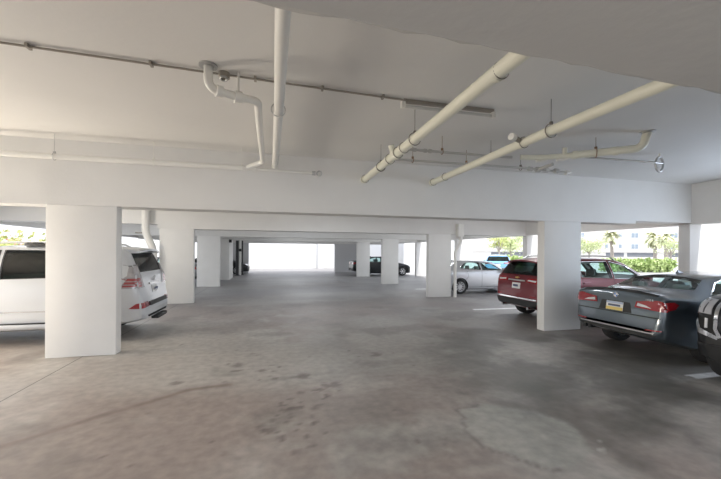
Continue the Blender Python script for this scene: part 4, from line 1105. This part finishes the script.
# --- black truck, nose towards the aisle
TRUCK = dict(paint='paint_black', R=0.40, axles=(-1.45, 1.80), tyre_w=0.28, spokes=6, rim='alloy', arch=1.12, cladding=True,
    top=[(-2.60, .70), (-2.57, 1.0), (-2.5, 1.25), (-2.2, 1.80), (-2.1, 1.86), (-1.0, 1.90), (.0, 1.90), (.35, 1.86), (.6, 1.78), (1.15, 1.36), (1.3, 1.31), (2.0, 1.27), (2.35, 1.22), (2.50, 1.13), (2.575, .95), (2.60, .60)],
    belt=[(-2.6, 1.2), (1.1, 1.18), (1.5, 1.15), (2.6, 1.02)],
    wid=[(-2.60, .85), (-2.5, .95), (-2.2, 1.0), (1.9, 1.01), (2.25, .985), (2.45, .92), (2.55, .84), (2.60, .74)],
    bot=[(-2.6, .5), (-1.5, .38), (1.6, .38), (2.3, .36), (2.6, .38)],
    tw=[(-2.6, .8), (-2.4, .85), (-2.1, .72), (.4, .70), (.6, .72), (1.2, .82), (1.4, .90), (2.3, .86), (2.5, .78), (2.6, .66)],
    cab=(-2.0, 1.0), side=[[(-2.0, 1.27), (-1.1, 1.27), (-1.1, 1.74), (-1.95, 1.72)], [(-1.02, 1.27), (-.15, 1.26), (-.12, 1.76), (-1.0, 1.75)], [(-.07, 1.26), (.90, 1.25), (.45, 1.66), (-.04, 1.76)]],
    rear=[(-.7, 1.3), (.7, 1.3), (.62, 1.7), (-.62, 1.7)], front=[(-.74, 1.42), (.74, 1.42), (.62, 1.74), (-.62, 1.74)], glass_side='glass_dark', glass_rear='glass_dark',
    mirror=(.8, 1.22), handles=[(-.95, 1.1), (.05, 1.08)], seats=False, trim='chrome',
    seams=[[(-.1, .45), (-.1, 1.2)], [(.95, .5), (.96, 1.2)]],
    parts=[('headlight', 'lampglass', both('x+', [(.69, .97), (.87, .98), (.885, 1.10), (.86, 1.17), (.70, 1.16)]), .012),
        ('lamp_divider', 'darkalloy', both('x+', [(.77, .985), (.785, .985), (.785, 1.155), (.77, 1.155)]), .016, 'headlight'),
        ('grille', 'black', [('x+', [(-.56, .62), (.56, .62), (.58, 1.18), (-.58, 1.18)])], .006),
        ('grille_frame', 'chrome', both('x+', [(.55, 1.17), (.60, 1.12), (.605, .80), (.55, .70), (.59, .68), (.645, .79), (.645, 1.13), (.60, 1.19)]) + [('x+', [(-.52, 1.18), (.52, 1.18), (.52, 1.215), (-.52, 1.215)])], .028),
        ('grille_bar', 'chrome', [('x+', rect(-.53, .53, .78, .81)), ('x+', rect(-.53, .53, .90, .93)), ('x+', rect(-.53, .53, 1.02, 1.05))], .02, 'grille'),
        ('fog_lamp_bezel', 'chrome', both('x+', [(.60, .66), (.86, .72), (.90, .96), (.86, .96), (.80, .78), (.60, .70)]), .02),
        ('fog_lamp', 'whitelens', both('x+', [(.72, .79), (.75, .79), (.75, .92), (.72, .915)]), .015),
        ('fog_lamp_recess', 'under', both('x+', [(.62, .74), (.84, .80), (.84, .94), (.63, .93)]), .004),
        ('front_bumper', 'paint_black', [('x+', [(-.84, .42), (.84, .42), (.84, .58), (-.84, .58)])], .03),
        ('tow_hook', 'chrome', both('x+', rect(.40, .46, .50, .56)), .035),
        ('sill_cladding', 'black', sides([(-1.0, .40), (1.0, .40), (1.0, .50), (-1.0, .50)]), .012),
        ('taillight', 'redlens', both('x-', [(.74, .95), (.90, .95), (.88, 1.3), (.76, 1.3)]), .01)])
make_car('large black truck nosing in at the right edge with chrome grille frame', 'truck', (8.12, 2.68), PI, TRUCK, name='truck')

# --- far cars
BLK = dict(SEDAN); BLK.update(paint='paint_black', trim='black', trim_r=.006, rim='alloy', spokes=6)
BLK['parts'] = [e for e in SEDAN['parts'] if e[0] in ('taillight', 'headlight')]
make_car('black sedan standing across the far end behind two white columns', 'car', (7.95, 26.05), 0, BLK)
BL2 = dict(HATCH); BL2.update(paint='paint_black', trim='black')
make_car('small black car nose out at the far left beside the grey wall', 'car', (-4.05, 29.05), 0, BL2)
GRY = dict(HATCH); GRY.update(paint='paint_grey', trim='black')
make_car('grey car almost hidden behind the third left column', 'car', (-5.95, 20.2), PI, GRY)
BLU = dict(CROSS); BLU.update(paint='paint_blue', trim='black')
make_car('light blue car standing outside, end on, beyond the silver hatchback', 'car', (16.6, 23.6), 0.967, BLU)

# ------------------------------------------------------------------ outdoors
def leaves(bm, n, fn, size, rs):
    for i in range(n):
        p = fn(rs)
        a = Vector((rs.gauss(0, 1), rs.gauss(0, 1), rs.gauss(0, 1))).normalized()
        b = a.orthogonal().normalized()
        c = a.cross(b)
        s = size * rs.uniform(0.6, 1.3)
        vs = [bm.verts.new(p + b * s * x + c * s * 0.6 * y + a * s * 0.15 * (x * x)) for x, y in ((-1, 0), (0, -1), (1, 0), (0, 1))]
        bm.faces.new(vs)
def hedge(label, p0, p1, w, h, n, m, seed):
    rs = random.Random(seed)
    a, b = Vector((p0[0], p0[1], 0)), Vector((p1[0], p1[1], 0))
    d = (b - a); nrm = Vector((-d.y, d.x, 0)).normalized()
    t = thing('hedge', label, 'hedge', a)
    bm = bmesh.new()
    def f(r):
        u = r.random(); v = r.uniform(-1, 1); z = r.random() ** 0.6
        bulge = 1 + 0.15 * math.sin(u * 31 + seed) + 0.1 * math.sin(u * 77)
        return d * u + nrm * v * w * 0.5 + Vector((0, 0, z * h * bulge))
    leaves(bm, n, f, 0.16, rs)
    obj('foliage', bm, M[m], t)
    bm = bmesh.new()
    for k in range(9):
        q = d * ((k + .5) / 9); add_tube(bm, [q + Vector((0, 0, -.05)), q + Vector((.1, 0, h * .7))], .05, 6)
    obj('stems', bm, M['trunk'], t)
hedge('long clipped green hedge outside in front of the apartment building', (31.8, 28.2), (38.2, 26.6), 1.6, 1.1, 5200, 'leaf', 2)
hedge('short green hedge outside behind the light blue car', (21.6, 31.8), (26.0, 30.7), 1.4, 1.25, 3600, 'leaf', 4)

def palm(label, x, y, h, cr, seed, lean=(0, 0)):
    rs = random.Random(seed)
    t = thing('palm_tree', label, 'palm tree', (x, y, -0.02))
    b = bmesh.new()
    pts = [(lean[0] * k * k, lean[1] * k * k, h * k) for k in np.linspace(0, 1, 8)]
    add_tube(b, pts, [0.34 - 0.12 * k / 7 for k in range(8)], 10); bmesh.ops.recalc_face_normals(b, faces=b.faces)
    obj('trunk', b, M['trunk'], t, True)
    tip = Vector(pts[-1])
    b = bmesh.new()
    for i in range(64):
        az = rs.uniform(0, 2 * PI); el = rs.uniform(-0.75, 1.25); Lf = cr * rs.uniform(0.75, 1.1)
        prev = None
        sd = Vector((-math.sin(az), math.cos(az), 0))
        for k in range(7):
            u = k / 6
            e = el - 1.3 * u * u
            p = tip + Vector((math.cos(az) * math.cos(el - .5 * u), math.sin(az) * math.cos(el - .5 * u), math.sin(el - .9 * u))) * Lf * u
            ww = 0.30 * math.sin(PI * min(1, u * 0.9 + 0.1)) * cr * 0.5 + 0.02
            row = (b.verts.new(p + sd * ww + Vector((0, 0, -ww * .5))), b.verts.new(p), b.verts.new(p - sd * ww + Vector((0, 0, -ww * .5))))
            if prev:
                b.faces.new((prev[0], prev[1], row[1], row[0])); b.faces.new((prev[1], prev[2], row[2], row[1]))
            prev = row
    obj('fronds', b, M['palmleaf'], t)
palm('palm tree outside, the left one of three, standing alone', 65.3, 56.0, 5.6, 2.1, 1, (-.5, 0))
palm('palm tree outside, the middle one of three, larger crown', 69.4, 50.9, 5.0, 2.3, 2)
palm('palm tree outside, the right one of three', 64.9, 45.8, 4.9, 1.7, 3)

def tree(label, x, y, h, r, n, m, seed, blossoms=0, cat='tree'):
    rs = random.Random(seed)
    t = thing('leafy_tree', label, cat, (x, y, -0.02))
    b = bmesh.new(); add_tube(b, [(0, 0, 0), (.1, 0, h * .5), (0, .1, h * .8)], [.14, .1, .05], 8)
    for k in range(6):
        a = k * 1.05; add_tube(b, [(.05, 0, h * .45), (math.cos(a) * r * .6, math.sin(a) * r * .6, h * (.7 + .04 * k))], [.06, .02], 6)
    obj('trunk', b, M['trunk'], t, True)
    cl = [Vector((rs.gauss(0, r * .45), rs.gauss(0, r * .45), h * rs.uniform(.6, .98))) for _ in range(12)]
    def f(q):
        c = q.choice(cl); return c + Vector((q.gauss(0, 1), q.gauss(0, 1), q.gauss(0, .7))) * r * .26
    b = bmesh.new(); leaves(b, n, f, r * .085, rs); obj('foliage', b, M[m], t)
    if blossoms:
        b = bmesh.new(); leaves(b, blossoms, f, r * .05, rs); obj('blossom', b, M['blossom'], t)
tree('pale leafy tree outside between the silver and red cars', 32.6, 43.5, 4.2, 2.0, 1500, 'leafpale', 11)
tree('slim yellow-green tree outside left of the pale leafy tree', 27.9, 39.5, 4.3, 1.2, 900, 'leafyellow', 12)
tree('small pale tree outside beside the large right column', 50, 47, 4.0, 1.9, 1100, 'leafpale', 13)
tree('small dark-stemmed tree outside right of the palms', 51, 35.5, 3.6, 1.6, 500, 'leafpale', 14)
tree('yellow-green flowering bush outside above the white SUV, at the left edge', -13.4, 16.6, 2.5, 1.3, 800, 'leafyellow', 15, 160, 'bush')
tree('flowering bush outside above the white SUV, nearest the column', -12.6, 20.8, 2.45, 1.4, 700, 'leafyellow', 16, 160, 'bush')

def building():
    # facade turned towards the garage; local x along the facade, y away from the viewer
    a = Vector((92, 101, 0)); bnd = Vector((138, 84, 0))
    d = (bnd - a); Lh = d.length; rz = math.atan2(d.y, d.x)
    t = thing('apartment_building', 'long cream apartment building with small windows and ground-floor carports, outside', 'building', (a.x, a.y, -0.02), rz)
    bm = bmesh.new(); add_box(bm, -40, Lh + 12, 0, 12, 0, 15); obj('walls', bm, M['building'], t)
    def win(x, z, w, h, mull=True):
        b = bmesh.new(); add_box(b, x - w / 2 - .12, x + w / 2 + .12, -.12, 0.02, z - .12, z + h + .12); o = obj('window', b, M['wall'], t)
        b = bmesh.new()
        if mull:
            add_box(b, x - w / 2, x - .08, -.16, -.1, z, z + h); add_box(b, x + .08, x + w / 2, -.16, -.1, z, z + h)
        else: add_box(b, x - w / 2, x + w / 2, -.16, -.1, z, z + h)
        obj('pane', b, M['winglass'], o)
    def along(px):   # metres along the facade for a direction
        return px
    for z in (3.6, 7.3, 11.0):
        for x in (-18, -6, 9.3, 26.1, 38):
            win(x, z, 2.1, 1.5)
        for x in (-12, 3, 17.3, 21.6, 31.6, 44):
            win(x, z + .25, 0.9, 1.2, False)
    for x0, x1 in ((-20, -8), (-6, 7), (17.2, 22.8), (23.8, 32.4), (36, 46)):
        b = bmesh.new(); add_box(b, x0, x1, -.05, .02, .9, 2.2); obj('carport_opening', b, M['darkopening'], t)
    b = bmesh.new(); add_box(b, -40, Lh + 12, -.4, .02, 2.5, 2.75); obj('ledge', b, M['wall'], t)
    b = bmesh.new()
    for k in range(8): add_box(b, 8 + k * .3, 8.06 + k * .3, -1.0, -.95, 7.2, 8.3)
    add_box(b, 7.9, 10.4, -1.0, 0, 7.05, 7.2); obj('balcony', b, M['wall'], t)
building()
# low white building / wall right outside behind the silver hatchback
def neighbour():
    t = thing('outbuilding', 'plain white outbuilding right outside behind the silver hatchback', 'building', (17, 33, -0.02), 0.35)
    bm = bmesh.new(); add_box(bm, -5.5, 2.6, 0, 6, 0, 4.2); obj('walls', bm, M['wall'], t)
    bm = bmesh.new(); add_box(bm, -5.8, 2.9, -.3, 6.3, 4.2, 4.4); obj('roof', bm, M['wall'], t)
neighbour()
t = thing('garden_wall', 'white garden wall outside behind the tail of the white SUV', 'wall', (-12.5, 33.0, -0.02), 0.0)
box('panel', -4.5, 3.9, 0, .2, 0, 4.6, M['wall'], t)
box('coping', -4.6, 3.95, -.04, .24, 4.6, 4.7, M['wall'], t)
